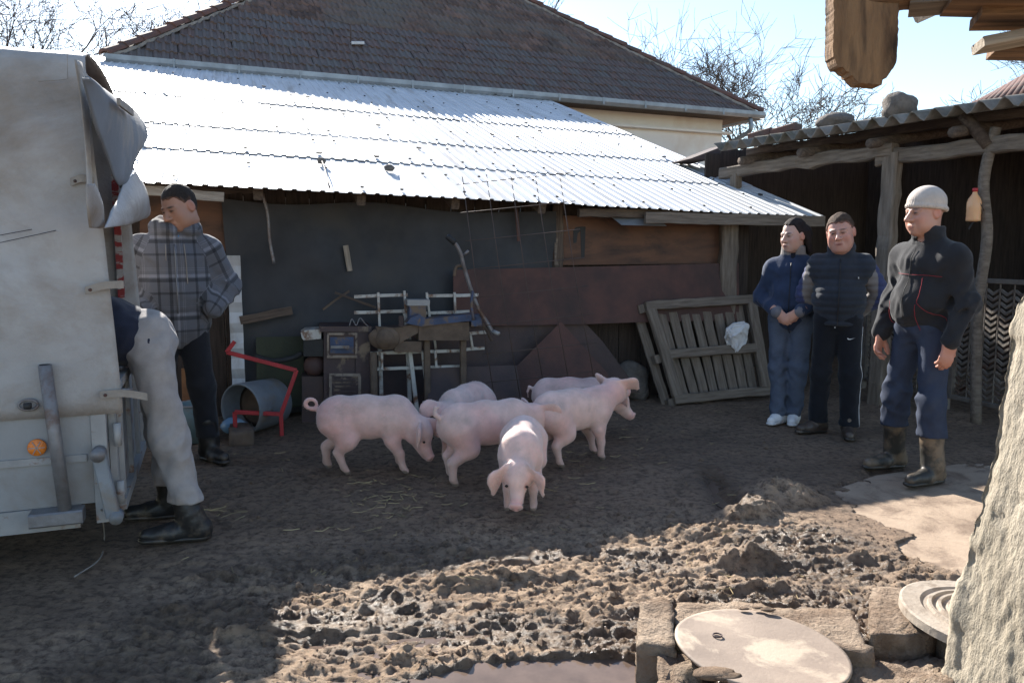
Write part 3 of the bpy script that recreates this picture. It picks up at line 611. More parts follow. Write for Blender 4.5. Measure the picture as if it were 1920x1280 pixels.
# low brown roof edge joining shelter and shed, a few loose tiles and brick on it
lo = [SW(1296, 297, 8.2), SW(1372, 268, 8.2), SW(1384, 282, 8.2), SW(1330, 300, 8.2)]; prism('rusty_roof_edge', lo, .5, VS, M['rust_dark'], shel)
for k, (px, py) in enumerate(((1410, 258), (1452, 250))): p = SHP(px, py, .1); tag(beam('roof_brick', p, p + Q * .28 + Zv * .03, .14, .07, M['ridge_tile']), ['red brick slab lying flat at the low end of the wavy roof', 'red brick piece next to the slab on the wavy roof'][k], 'brick')
def rock(name, c, r, mt, label, cat, seed=0, parent=None, squash=(1, 1, .7), amp=.22, n=14):
    V = []; F = []
    for i in range(n + 1):
        ph = math.pi * i / n
        for j in range(2 * n): th = math.pi * j / n; V.append((math.sin(ph) * math.cos(th), math.sin(ph) * math.sin(th), math.cos(ph)))
    V = np.array(V); V = V * (1 + amp * snoise(V, 1.8, seed)[:, None] + amp * .4 * snoise(V, 5, seed + 2)[:, None]) * r * np.array(squash) + np.asarray(c)
    for i in range(n):
        for j in range(2*n): F.append((i*2*n + j, (i+1)*2*n + j, (i+1)*2*n + (j+1) % (2*n), i*2*n + (j+1) % (2*n)))
    o = mesh_obj(name, V, F, mt, parent, smooth=True)
    if label: tag(o, label, cat)
    return o
def on_roof(px, py, n): p = SHP(px, py, n); return p
p = SHP(1686, 214, -.05); t_ = (p - N1) @ Q; rock('log_stump', SH(t_, -.05, rz_(t_, -.05) + .10), .14, M['stone'], 'dark rough stump weighing down the wavy shelter roof', 'stump', 1, squash=(1.1, 1, .85))
p = SHP(1565, 243, -.0); t_ = (p - N1) @ Q; rock('roof_stone', SH(t_, 0, rz_(t_, 0) + .07), .14, M['stone'], 'flat grey stone weighing down the wavy shelter roof', 'stone', 3, squash=(1.25, 1, .6))
# tiled roof seen over the far side of the shelter
tr_ = thing('tiled_outbuilding', SH(5.6, 4.4, 0), 'outbuilding with an old red tiled roof showing above the wavy shelter roof', 'building')
b0 = SHP(1800, 218, 3.4); b1 = SHP(1935, 182, 3.4); top0 = SHP(1840, 196, 5.6); top1 = SHP(1960, 130, 5.6)
mesh_obj('roof', [b0, b1, top1, top0, b0 - Zv*.06, b1 - Zv*.06, top1 - Zv*.06, top0 - Zv*.06], [(0, 1, 2, 3), (7, 6, 5, 4), (0, 4, 5, 1), (1, 5, 6, 2), (2, 6, 7, 3), (3, 7, 4, 0)], M['ridge_tile'], tr_)
for i in range(10):
    q0 = b0 + (b1 - b0) * i / 10 + Zv*.03; q1 = top0 + (top1 - top0) * i / 10 + Zv*.03; tube('cover_tile_row', [q0, q1], .07, M['ridge_tile'], tr_, 8)
bw = [np.array([*(q + MM * .3)[:2], 0]) for q in (b0, b1, top1, top0)]; mesh_obj('wall', bw + [q + Zv * (b0[2] - .1) for q in bw], [(0, 1, 5, 4), (1, 2, 6, 5), (2, 3, 7, 6), (3, 0, 4, 7)], M['old_wood'], tr_)

# ================================================================== GATE of stamped chevron strips
FL = np.array([3.62, 7.95, 0]); FR = np.array([4.02, 6.35, 0])
FD = (FR - FL) / np.linalg.norm(FR - FL); FN = np.array([FD[1], -FD[0], 0]); FN = FN if FN[0] < 0 else -FN
cm = None
def gate(name, p0, p1, z0, z1, label):
    g = thing(name, p0, label, 'gate'); L = np.linalg.norm(p1 - p0)
    global cm
    for q in (p0, p1): beam('upright', q + Zv * z0, q + Zv * z1, .05, .05, M['chevron'], g, up=tuple(FN))
    for z in (z0 + .02, z1 - .02): beam('rail', p0 + FD * .025 + Zv * z, p1 - FD * .025 + Zv * z, .045, .04, M['chevron'], g, up=(0, 0, 1))
    beam('diagonal_bar', p0 + FD * .05 + Zv * (z0 + .05) - FN * .03, p1 - FD * .05 + Zv * (z1 - .06) - FN * .03, .012, .04, M['rust'], g, up=tuple(Zv))
    ncol = int((L - .06) / .125); cw_ = (L - .06) / ncol
    if cm is None:
        V = []; F = []
        for s in (-1, 1):
            k = len(V)
            for x, z in ((0, -.011), (s * .055, .022), (s * .055, .044), (0, .011)):
                V += [(x, -.008, z), (x, .010, z)]
            ff = [(k, k + 2, k + 4, k + 6), (k + 1, k + 7, k + 5, k + 3), (k, k + 1, k + 3, k + 2), (k + 4, k + 5, k + 7, k + 6), (k + 2, k + 3, k + 5, k + 4)]
            F += ff if s > 0 else [f[::-1] for f in ff]
        cm = bpy.data.meshes.new('chevron_bar'); cm.from_pydata(V, [], F); cm.materials.append(M['chevron']); cm.update()
    nrow = int((z1 - z0 - .1) / .052)
    for c in range(ncol):
        cx = p0 + FD * (.03 + cw_ * (c + .5))
        beam('strip_edge', cx + FD * cw_ * .48 + Zv * (z0 + .04), cx + FD * cw_ * .48 + Zv * (z1 - .04), .008, .012, M['chevron'], g, up=tuple(FN))
        for r in range(nrow):
            o = bpy.data.objects.new('chevron_bar', cm); put(o, mat4(FD, -FN, Zv, cx + Zv * (z0 + .06 + r * .052)), g)
    return g
mid = FL + FD * 1.02
g1 = gate('chevron_gate', FL, mid, .08, 1.15, 'rusty gate panel of stamped chevron strips behind the boy and the man')
g2 = gate('chevron_gate', mid + FD * .11, FR + FD * .5, .10, 1.17, 'rusty gate panel of stamped chevron strips next to the rough plaster wall')
beam('gate_post', mid + FD * .055 - Zv * .05, mid + FD * .055 + Zv * 1.2, .05, .06, M['chevron'], g2, up=tuple(FN)); beam('latch', mid + FD * .0 + FN * .05 + Zv * .72, mid + FD * .2 + FN * .05 + Zv * .70, .02, .05, M['steel_pipe'], g2)
beam('end_post', FR + FD * .53 - Zv * .05, FR + FD * .53 + Zv * 1.2, .06, .06, M['chevron'], g2, up=tuple(FN)); beam('end_post', FL - FD * .03 - Zv * .05, FL - FD * .03 + Zv * 1.2, .06, .06, M['chevron'], g1, up=tuple(FN))
# bottle hung upside-up on the crooked post
bp_ = SHP(1826, 392, -.14); bot = thing('plastic_bottle', bp_ - Zv * .1, 'cloudy plastic bottle with red cap tied to the crooked shelter post', 'bottle')
BM = Matrix.Translation(Vector(bp_ - Zv * .1)); lathe('bottle_body', [(.02, 0), (.052, .004), (.054, .02), (.052, .05), (.054, .06), (.052, .09), (.054, .1), (.053, .15), (.045, .18), (.022, .215), (.018, .225), (.018, .24)], M['bottle'], bot, 24, BM)
lathe('cap', [(.021, .236), (.021, .262), (.018, .265)], M['red_paint'], bot, 16, BM); tube('tie_wire', spline([bp_ + Zv * .11, bp_ + Zv * .02 + Q * .06, SHP(1848, 400, -.05)], 4), .004, M['wire'], bot, 5)
tube('tie_wire', spline([bp_ - Zv * .1, bp_ - Zv * .14 - Q * .02, bp_ - Zv * .16 - Q * .03], 4), .008, M['rubber'], bot, 5)

# ================================================================== BARE TREES
def tree(px, Y, height, seed, spread, label, lean=0.0):
    rnd = random.Random(seed); b0 = AT(px, 400, Y); b0 = np.array([b0[0], b0[1], 0])
    segs = {0: [], 1: []}
    def grow(p, d, L, r, lvl):
        n = 4 if lvl < 3 else 3; pts = [p]; rad = [r]
        for i in range(n):
            d = d + np.array([rnd.gauss(0, .16), rnd.gauss(0, .16), rnd.gauss(.03, .12)]) * (1 if lvl else .35); d = d / np.linalg.norm(d)
            p = p + d * L / n; pts.append(p); rad.append(r * (1 - .42 * (i + 1) / n))
            if lvl < 5 and i >= (1 if lvl else 2) - (lvl > 2):
                for _ in range(rnd.choice((1, 2)) if lvl < 4 else rnd.choice((1, 1, 2))):
                    ax = np.array([rnd.gauss(0, 1), rnd.gauss(0, 1), rnd.gauss(.15, .5)]); ax -= d * (ax @ d); ax /= np.linalg.norm(ax); nd = d * rnd.uniform(.55, .9) + ax * rnd.uniform(.5, .95) * spread; nd /= np.linalg.norm(nd)
                    grow(p, nd, L * rnd.uniform(.52, .78), max(.0105, rad[-1] * rnd.uniform(.5, .72)), lvl + 1)
        segs[0 if lvl < 2 else 1].append((pts, rad))
    grow(b0, np.array([lean, 0, 1.0]), height * .45, height * .019, 0)
    t = thing('bare_tree', b0, label, 'tree', 'leafless trees beyond the yard')
    for key, nm, k in ((0, 'trunk', 6), (1, 'crown', 3)):
        V = []; F = []
        for pts, rad in segs[key]:
            v, f = tube_data(pts, rad, k, False); o = len(V); V += v; F += [tuple(i + o for i in q) for q in f]
        mesh_obj(nm, V, F, M['bark'], t, smooth=True)
tree(1345, 27, 9.6, 3, 1.0, 'leafless tree with a tall narrow crown behind the hip of the house roof')
tree(1422, 24, 7.4, 11, .95, 'leafless spreading tree right of the house downpipe', .05)
tree(1240, 34, 11.2, 5, 1.0, 'small leafless tree top peeping over the hip tiles')
tree(150, 25, 10.6, 8, 1.1, 'leafless tree rising behind the covered trailer and the metal roof')
tree(60, 29, 12, 21, 1.1, 'leafless tree directly above the top of the trailer tarpaulin')
tree(1075, 33, 14.0, 31, 1.0, 'leafless tree tip showing beside the house chimney')
tree(430, 30, 13.2, 41, 1.0, 'leafless tree tip showing over the raised hip tiles')
tree(1925, 30, 9.4, 51, 1.1, 'leafless tree beyond the tiled outbuilding')

# ================================================================== FOREGROUND: rough wall, eave, well covers, blocks
E0 = np.array([1.365, 2.36, 0]); wd = np.array([.10, -.995, 0]); wb = np.array([.995, .10, 0])
path = [E0 + wb * t for t in np.linspace(.4, .02, 16)] + [E0 + wd * t for t in np.linspace(.0, .95, 120)] + [E0 + wd * .97 + wb * t for t in np.linspace(.02, .4, 8)]
path = np.array(path); nz = 190; zz = np.linspace(-.05, 2.35, nz); Pn = np.zeros_like(path)
for i in range(len(path)):
    d = path[min(i+1, len(path)-1)] - path[max(i-1, 0)]; d /= np.linalg.norm(d); Pn[i] = np.array([d[1], -d[0], 0])
Pn = -Pn if Pn[40] @ np.array([-1, 0, 0]) < 0 else Pn
PV = path[:, None, :] + np.zeros((1, nz, 1)); s_ = np.arange(len(path))[:, None] * .012
lump = .010 * fbm(s_ * 8, zz[None] * 5, 4, 110) - .007 * np.abs(fbm(s_ * 24, zz[None] * 22, 3, 115)) - .005 * smooth01(fbm(s_ * 9, zz[None] * 8, 3, 125), .14, .2) + .05 * fbm(s_ * 0 + 3, zz[None] * 4.5, 4, 118) * np.exp(-(np.arange(len(path))[:, None] - 16.)**2 / 30)
PV = PV + Pn[:, None] * lump[..., None]; PV[..., 2] = zz[None]; PV[..., 0] += (.124 * zz)[None]
pw = mesh_obj('rough_wall', PV.reshape(-1, 3), grid_faces(len(path), nz)[:, ::-1], M['rough_plaster'], smooth=True, origin=E0)
tag(pw, 'pale rough plastered wall end with a crumbling edge', 'wall')
eave = thing('wooden_eave', np.array([1.95, 1.9, 2.3]), 'weathered board eave jutting over the rough plastered wall', 'eave')
def eb(a, b_, w, h, mt, up=(0, 0, 1)): return beam('eave_board', a, b_, w, h, M[mt], eave, up=up, rough=.004)
eb(AT(1600, -12, 1.95), AT(2420, -50, 1.74), .10, .07, 'rot_wood'); eb(AT(1705, 8, 1.95), AT(2430, -59, 1.66), .12, .03, 'grey_wood'); eb(AT(1735, 20, 2.02), AT(1850, -38, 2.04), .10, .05, 'pale_wood')
eb(AT(1828, 42, 1.9), AT(2440, 9, 1.70), .14, .025, 'rot_wood'); eb(AT(1832, 84, 1.9), AT(2440, -25, 1.74), .10, .022, 'pale_wood'); eb(AT(1860, 92, 2.0), AT(2450, 96, 1.80), .12, .025, 'rot_wood'); eb(AT(1780, 5, 1.85), AT(2430, 5, 1.66), .2, .02, 'rot_wood')
beam('eave_post', np.array([1.95, 1.75, 2.2]), np.array([2.0, 1.6, 2.62]), .1, .1, M['rot_wood'], eave)
hp = [(1564, -60), (1563, 40), (1562, 106), (1572, 126), (1592, 136), (1608, 152), (1624, 157), (1653, 159), (1657, 145), (1672, 133), (1681, 115), (1684, 60), (1686, -60)]
jr = random.Random(4); hq = []
for i_ in range(len(hp)):
    (xa, ya), (xb, yb) = hp[i_], hp[(i_ + 1) % len(hp)]; n_ = 1 if i_ == len(hp) - 1 else max(1, int(math.hypot(xb - xa, yb - ya) / 5))
    for k_ in range(n_): t_ = k_ / n_; hq.append((xa + (xb - xa) * t_ + jr.gauss(0, .7), ya + (yb - ya) * t_ + jr.gauss(0, 1.6 if ya > 100 and yb > 100 else .3)))
hp = hq
hb = prism('hanging_plank', [AT(x, y, 1.9) for x, y in hp], .05, (0, 1, 0), M['rot_plank'] if 'rot_plank' in M else M['rot_wood'])
tag(hb, 'thick brown plank end with a rotted rounded tip hanging from the eave', 'plank')
# well cover and surrounding blocks
def rough_box(name, corners, z0, z1, mt, label=None, cat=None, amp=.012, seed=0, res=.022, parent=None, round_=.02):
    """block with four plan corners, rough cast faces"""
    c = [np.asarray(p, float)[:2] for p in corners]; L = max(np.linalg.norm(c[1] - c[0]), np.linalg.norm(c[2] - c[1])); nu = max(4, int(np.linalg.norm(c[1] - c[0]) / res)); nv = max(4, int(np.linalg.norm(c[3] - c[0]) / res)); nz_ = max(3, int((z1 - z0) / res))
    vid = {}; V = []; F = []
    def vert(i, j, k):
        key = (i, j, k)
        if key not in vid:
            u, v, w = i / nu, j / nv, k / nz_
            q = (c[0] * (1-u) + c[1] * u) * (1-v) + (c[3] * (1-u) + c[2] * u) * v
            vid[key] = len(V); V.append((q[0], q[1], z0 + (z1 - z0) * w))
        return vid[key]
    for i in range(nu):
        for j in range(nv): F += [(vert(i, j, nz_), vert(i+1, j, nz_), vert(i+1, j+1, nz_), vert(i, j+1, nz_)), (vert(i, j+1, 0), vert(i+1, j+1, 0), vert(i+1, j, 0), vert(i, j, 0))]
    for k in range(nz_):
        for i in range(nu): F += [(vert(i, 0, k), vert(i+1, 0, k), vert(i+1, 0, k+1), vert(i, 0, k+1)), (vert(i+1, nv, k), vert(i, nv, k), vert(i, nv, k+1), vert(i+1, nv, k+1))]
        for j in range(nv): F += [(vert(0, j+1, k), vert(0, j, k), vert(0, j, k+1), vert(0, j+1, k+1)), (vert(nu, j, k), vert(nu, j+1, k), vert(nu, j+1, k+1), vert(nu, j, k+1))]
    V = np.array(V); ctr = V.mean(0); out = V - ctr; hx = np.abs(out).max(0); e = np.clip((np.abs(out) / hx - .8) / .2, 0, 1); cornered = np.clip(np.sort(e, 1)[:, -2], 0, 1)
    V = V - out / (np.linalg.norm(out, axis=1)[:, None]) * (round_ * cornered**2)[:, None]
    disp = amp * snoise(V, 9, seed) + amp * .7 * snoise(V, 26, seed + 1) + amp * .6 * snoise(V, 60, seed + 2); V += out / (np.linalg.norm(out, axis=1)[:, None] + 1e-9) * disp[:, None]; V[:, 2] += disp * .6
    V = np.array([v for v in V])
    f_ = np.array(F)
    a = V[f_[:, 1]] - V[f_[:, 0]]; b_ = V[f_[:, 2]] - V[f_[:, 0]]; s = np.einsum('ij,ij->i', np.cross(a, b_), V[f_].mean(1) - ctr)
    if (s < 0).mean() > .5: f_ = f_[:, ::-1]
    o = mesh_obj(name, V, f_, mt, parent, smooth=True)
    if label: tag(o, label, cat)
    return o
KZ = .13
k = lambda x, y, z=KZ: G(x, y, z)
rough_box('concrete_block', [k(1192, 1200), k(1268, 1212), k(1262, 1128), k(1200, 1120)], -.08, KZ, M['concrete'], 'upright broken concrete block between the puddle and the round iron plate', 'block', .014, 1)
rough_box('concrete_kerb', [k(1262, 1160), k(1640, 1215), k(1600, 1128), k(1268, 1118)], -.08, KZ - .02, M['concrete'], 'long muddy concrete kerb behind the round iron plate', 'kerb', .012, 2)
rough_box('concrete_kerb', [k(1628, 1190), k(1745, 1190), k(1850, 1105), k(1640, 1112)], -.08, KZ + .005, M['concrete'], 'short concrete kerb beside the ringed manhole lid', 'kerb', .012, 5)
rough_box('concrete_block', [k(1225, 1330, .08), k(1335, 1335, .08), k(1300, 1225, .08), k(1238, 1222, .08)], -.1, .085, M['concrete'], 'small rough concrete lump at the edge of the puddle', 'block', .02, 8)
rough_box('concrete_slab', [k(1560, 1330, .06), k(1790, 1320, .06), k(1800, 1225, .06), k(1600, 1240, .06)], -.1, .065, M['concrete'], 'low crumbling concrete slab between the iron plate and the rough wall', 'slab', .016, 9)
dc = G(1428, 1212, .15)
DM = Matrix.Translation(Vector(dc)) @ Matrix.Rotation(R_(4), 4, 'Y') @ Matrix.Rotation(R_(-1), 4, 'X')
wc = thing('well_cover', dc, 'large round rusty iron plate lying over the well', 'cover'); WM[wc] = Matrix.Translation(Vector(dc))
V = []; F = []; nr, nt_ = 26, 96
for s in (0, 1):
    for i in range(nr + 1):
        for j in range(nt_):
            r = .268 * i / nr; t = 2 * math.pi * j / nt_; rr_ = r * (1 + .012 * math.sin(2*t + 1) + .006 * math.sin(5*t))
            V.append((rr_ * math.cos(t), rr_ * math.sin(t), .010 * snoise(np.array([r * math.cos(t), r * math.sin(t), 0]), 6, 3) * (1 if i else 1) - s * .009))
bo = (nr + 1) * nt_
for i in range(nr):
    for j in range(nt_):
        a, b_, c_, d_ = i*nt_ + j, (i+1)*nt_ + j, (i+1)*nt_ + (j+1) % nt_, i*nt_ + (j+1) % nt_; F += [(a, b_, c_, d_), (bo + d_, bo + c_, bo + b_, bo + a)]
for j in range(nt_): F.append((nr*nt_ + j, bo + nr*nt_ + j, bo + nr*nt_ + (j+1) % nt_, nr*nt_ + (j+1) % nt_))
me = bpy.data.meshes.new('plate'); me.from_pydata(V, [], F); me.materials.append(M['disc_iron']); me.polygons.foreach_set('use_smooth', [True] * len(F))
o = bpy.data.objects.new('plate', me); put(o, DM, wc)
hc = G(1345, 1190, .163); tube('lifting_ring', [hc + .014 * np.array([math.cos(t), math.sin(t), 0]) for t in np.linspace(0, 6.28, 14)], .003, M['rust_dark'], wc, 6)
for (px, py, s_) in ((1340, 1262, .05), (1360, 1268, .035), (1440, 1142, .02), (1420, 1138, .015), (1395, 1140, .015), (1300, 1225, .012)): c_ = G(px, py, .158); rock('mud_lump', c_, s_, M['mud'], None, None, int(px), wc, squash=(1.3, .7, .3), n=7)
lc = G(1868, 1172, .14); ld = thing('manhole_lid', lc, 'round cast lid with raised concentric rings against the rough wall', 'lid')
pr2 = [(.30, 0), (.30, .028), (.292, .032), (.235, .032)]
for i in range(6): r = .225 - i * .03; pr2 += [(r, .024), (r - .012, .024), (r - .016, .034), (r - .026, .034)]
lathe('lid_plate', pr2 + [(.02, .03)], M['lid_iron'], ld, 72, Matrix.Translation(Vector(lc)) @ Matrix.Rotation(R_(4), 4, 'Y'), smooth=False)
rough_box('lid_seat', [lc[:2] + np.array(q) for q in ((-.2, -.2), (.2, -.2), (.2, .2), (-.2, .2))], -.1, .13, M['concrete'], None, None, .01, 4, .05, ld)
# ================================================================== COVERED TRAILER
TA = R_(21); UT = np.array([math.cos(TA), math.sin(TA), 0]); VT = np.array([-math.sin(TA), math.cos(TA), 0])
T1 = np.array([-1.78, 3.33, 0]); TW = 1.35; TL = 2.6; tc_ = VT @ T1; tr_d = UT @ T1
def TP(a, b, z): return T1 - UT * a + VT * b + Zv * z           # a forward from the tailgate, b across, z up
def TS(x, y, off=0.0): return on_plane(x, y, VT, tc_ + off)     # pixel on the near side
def TR(x, y, off=0.0): return on_plane(x, y, UT, tr_d + off)    # pixel on the rear
trailer = thing('covered_trailer', TP(1.2, TW/2, 0), 'grey trailer with a worn silver tarpaulin cover and its rear curtain folded open', 'trailer')
BZ0, BZ1, TZ = .27, .76, 2.22
# tarpaulin: wrapped over hoops from near side to far side
prof = [(-.012, BZ1 - .06)] + [(-.012 + .0 * z, z) for z in np.linspace(BZ1, TZ - .12, 46)] + [(.0, TZ - .06), (.03, TZ - .02), (.08, TZ)] + [(b, TZ + .05 * math.sin(math.pi * b / TW)) for b in np.linspace(.14, TW - .14, 14)] + [(TW - .08, TZ), (TW - .03, TZ - .02), (TW, TZ - .06)] + [(TW + .012, z) for z in np.linspace(TZ - .12, BZ1 - .06, 24)]
na = 120; aa = np.linspace(-.02, TL, na); P = np.zeros((len(prof), na, 3))
for i, (b, z) in enumerate(prof):
    for j, a in enumerate(aa): P[i, j] = TP(a, b, z)
zz = np.array([p[1] for p in prof])[:, None]; wr = (1 - 2.2 * np.abs(snoise(P * np.array([1.2, 1.2, .55]), 5, 9))) * .012 + snoise(P * np.array([1, 1, .7]), 3.2, 1) * .026 + snoise(P * np.array([1.6, 1.6, .5]), 7.5, 4) * .014 + snoise(P * np.array([1.0, 1.0, 1.4]), 19, 6) * .004 + .012 * np.sin(9 * (P[..., 2] - .55 * P[..., 0]) + 2 * np.sin(3 * P[..., 0])) * smooth01(zz, .9, 1.5)
edge_w = np.clip((zz - BZ1) * 4, 0, 1) * np.clip((TZ - zz) * 5 + .25, .1, 1); side = np.where(np.arange(len(prof))[:, None] < len(prof) * .55, -1, 1)
P += (VT * 1.0)[None, None] * (wr * edge_w * side)[..., None]
slack = np.clip((TZ - zz) / (TZ - BZ1), 0, 1) * np.exp(-((aa + .02) / .25)**2)[None]; P += UT * (.07 * slack)[..., None]      # rear edge hangs slack
o = mesh_obj('tarpaulin', P.reshape(-1, 3), grid_faces(len(prof), na), M['tarp'], trailer, smooth=True); sm = o.modifiers.new('thickness', 'SOLIDIFY'); sm.thickness = .004
prism('front_panel', [TP(TL - .02, 0, BZ1), TP(TL - .02, TW, BZ1), TP(TL - .02, TW, TZ), TP(TL - .02, 0, TZ)], .01, UT, M['tarp'], trailer)
# sewn patch line and stitched seams on the tarpaulin
for seam in ([(72, 153), (118, 150), (127, 148), (126, 100)], [(0, 455), (60, 442), (105, 432)], [(0, 441), (60, 430)]):
    tube('seam', [TS(x, y, -.022) for x, y in seam], .0014, M['black'] if len(seam) < 4 else M['strap'], trailer, 4)
def grid_between(name, lc, rc, nx, ny, off, mt, parent, bulge=.05, amp=.012, seed=0, fr=7):
    def rs(P, n):
        P = np.asarray(P, float); d = np.r_[0, np.cumsum(np.linalg.norm(np.diff(P, axis=0), axis=1))]; t = np.linspace(0, d[-1], n); return np.stack([np.interp(t, d, P[:, 0]), np.interp(t, d, P[:, 1])], 1)
    A, B = rs(spline([(*p, 0) for p in lc], 6)[:, :2], ny), rs(spline([(*p, 0) for p in rc], 6)[:, :2], ny); V = []
    for i in range(nx):
        u = i / (nx - 1)
        for j in range(ny):
            q = A[j] * (1 - u) + B[j] * u; p = TR(q[0], q[1], off); V.append(p + UT * (bulge * math.sin(math.pi * u) * (.4 + .6 * math.sin(math.pi * j / (ny - 1)))))
    V = np.array(V); V += UT * (amp * snoise(V, fr, seed))[:, None]
    o = mesh_obj(name, V, grid_faces(nx, ny), mt, parent, smooth=True); sm = o.modifiers.new('thickness', 'SOLIDIFY'); sm.thickness = .005; return o
fl1 = grid_between('curtain_flap', [(154, 146), (164, 190), (178, 245), (200, 295), (212, 335), (227, 352)], [(158, 146), (206, 176), (246, 203), (276, 246), (256, 292), (231, 350)], 26, 40, .10, M['tarp_blue'], trailer, .045, .007, 2, 6)
grid_between('curtain_fold', [(232, 338), (216, 380), (196, 428)], [(246, 312), (270, 352), (281, 399), (262, 412)], 30, 34, .11, M['tarp'], trailer, .06, .006, 5, 8)
grid_between('curtain_fold', [(158, 345), (160, 390), (166, 427)], [(172, 345), (185, 392), (198, 427)], 14, 24, .07, M['tarp'], trailer, .03, .006, 6, 8)
grid_between('curtain_edge', [(140, 112), (150, 190), (160, 300), (166, 420)], [(152, 118), (161, 190), (166, 300), (172, 425)], 6, 30, .02, M['tarp'], trailer, .01, .006, 7)
beam('curtain_buckle', TR(222, 190, .17), TR(248, 211, .17), .03, .012, M['strap'], fl1, up=tuple(UT))
# side boards and frame
def tbox(name, a0, a1, b0, b1, z0, z1, mt, parent=trailer):
    c = [TP(a, b, z) for a in (a0, a1) for b in (b0, b1) for z in (z0, z1)]; return mesh_obj(name, c, [f[::-1] for f in BOXF], mt, parent)
for b in (0, TW - .03): tbox('side_board', .04, TL, b, b + .03, BZ0 + .04, BZ1 - .0, M['board_grey'])
for z in (.515,): tbox('board_rib', .06, TL, -.012, -.001, z - .015, z + .015, M['frame_grey'])
tbox('bottom_rail', .10, TL, -.012, .04, BZ0 - .06, BZ0 + .038, M['frame_grey']); tbox('bottom_rail', .0, TL, TW - .04, TW + .012, BZ0 - .06, BZ0 + .038, M['frame_grey'])
for b in (-.008, TW - .05): tbox('corner_post', -.02, .038, b, b + .058, BZ0 - .05, BZ1 + .02, M['frame_grey'])
tbox('floor', .04, TL, .04, TW - .04, BZ0, BZ0 + .03, M['old_wood'])
for b in (0.01, TW - .045):
    tbox('hoop_post', .0, .035, b, b + .035, BZ1, TZ - .06, M['red_white'])
tbox('hoop_bar', .0, .035, .05, TW - .05, TZ - .08, TZ - .05, M['red_white'])
tg = tbox('tailgate', -.05, -.022, .055, TW - .055, BZ0 - .0, BZ1 + .06, M['frame_grey'])
for b in (.12, .5, .9, TW - .15): tbox('tailgate_rib', -.072, -.051, b, b + .03, BZ0 + .03, BZ1 + .03, M['frame_grey'], tg)
tbox('tailgate_rail', -.078, -.0505, .055, TW - .055, BZ1 + .031, BZ1 + .07, M['frame_grey'], tg); tbox('tailgate_rail', -.078, -.0505, .055, TW - .055, BZ0 - .02, BZ0 + .029, M['frame_grey'], tg)
for z in (.34, .60): tube('hinge', [TP(-.06, .02, z - .05), TP(-.06, .02, z + .05)], .016, M['frame_grey'], tg, 10)
tube('latch', spline([TP(-.06, .03, .80), TP(-.10, .05, .79), TP(-.115, .12, .78), TP(-.10, .16, .77)], 4), .007, M['steel_pipe'], tg, 6)
for (x0, y0, x1, y1, kx) in ((132, 342, 176, 333, .06), (160, 545, 232, 530, .03), (188, 740, 276, 737, .06)):
    p, q = TS(x0, y0, -.03), TS(x1 if kx > .04 and y0 < 500 else x1, y1, -.03); mid_ = (p + q) / 2 - VT * .012 + Zv * .006
    V = []; pts = spline([p, mid_, q - Zv * kx * .25], 5)
    for c in pts: V += [c - Zv * .016, c + Zv * .016, c + Zv * .016 - VT * .005, c - Zv * .016 - VT * .005]
    F = [(i*4 + j, i*4 + (j+1) % 4, i*4 + 4 + (j+1) % 4, i*4 + 4 + j) for i in range(len(pts) - 1) for j in range(4)] + [(3, 2, 1, 0), tuple(len(V) - 4 + j for j in range(4))]
    s_ = mesh_obj('strap', V, F, M['strap'], trailer)
    for t in (.02, .07): c = p + (q - p) / np.linalg.norm(q - p) * t - VT * .008; tube('rivet', [c, c - VT * .006], .007, M['rust'], s_, 8)
e_ = TS(53, 759, -.03); tube('eyelet', [e_ + UT * .035 * math.cos(t) + Zv * .022 * math.sin(t) for t in np.linspace(0, 6.28, 18)], .006, M['steel_pipe'], trailer, 6); tube('eyelet_hook', [e_ - UT * .012 - VT * .02, e_ + UT * .014 - VT * .02], .014, M['rubber'], trailer, 8)
p0, p1 = TS(122, 955, -.06), TS(84, 684, -.06); pp = tube('pipe_post', [p0, p1], .026, M['steel_pipe'], trailer, 14)
tube('pipe_mouth', [p1 + Zv * .0012 - Zv * .01, p1 + Zv * .002], .021, M['black'], pp, 14)
c = TS(108, 968, -.05); beam('pipe_socket', c - UT * .10, c + UT * .10, .09, .06, M['steel_pipe'], trailer)
rc_ = TS(70, 838, -.012); x_, y_, z_ = UT, Zv, -VT
rf_ = lathe('reflector', [(.036, 0), (.036, .008), (.033, .013), (.008, .016)], M['orange'], trailer, 28, mat4(UT, Zv, -VT, rc_ + VT * .004)) if False else lathe('reflector', [(.036, 0), (.036, .008), (.033, .013), (.008, .016)], M['orange'], trailer, 28, mat4(UT, Zv, np.cross(UT, Zv), rc_))
for k_ in range(3):
    a_ = k_ * math.pi / 3; d_ = UT * math.cos(a_) + Zv * math.sin(a_); beam('reflector_rib', rc_ - VT * .0165 - d_ * .03, rc_ - VT * .0165 + d_ * .03, .003, .003, M['frame_grey'], rf_, up=tuple(VT))
s0, s1 = TS(185, 850, -.05), TS(213, 968, -.09); leg = beam('prop_stand', s0, s1, .055, .05, M['drum_grey'], trailer, up=tuple(-VT)); tube('stand_pivot', [s0 + VT * .03, s0 - VT * .04], .03, M['steel_pipe'], leg, 12); tube('stand_foot', [s1 + VT * .03 + UT * .012, s1 - VT * .035 + UT * .012], .028, M['drum_grey'], leg, 12)
tube('cable', spline([TS(190, 955, -.02), G(196, 1010), G(186, 1052) + Zv * .01, G(140, 1084) + Zv * .008], 6), .004, M['strap'], trailer, 5)
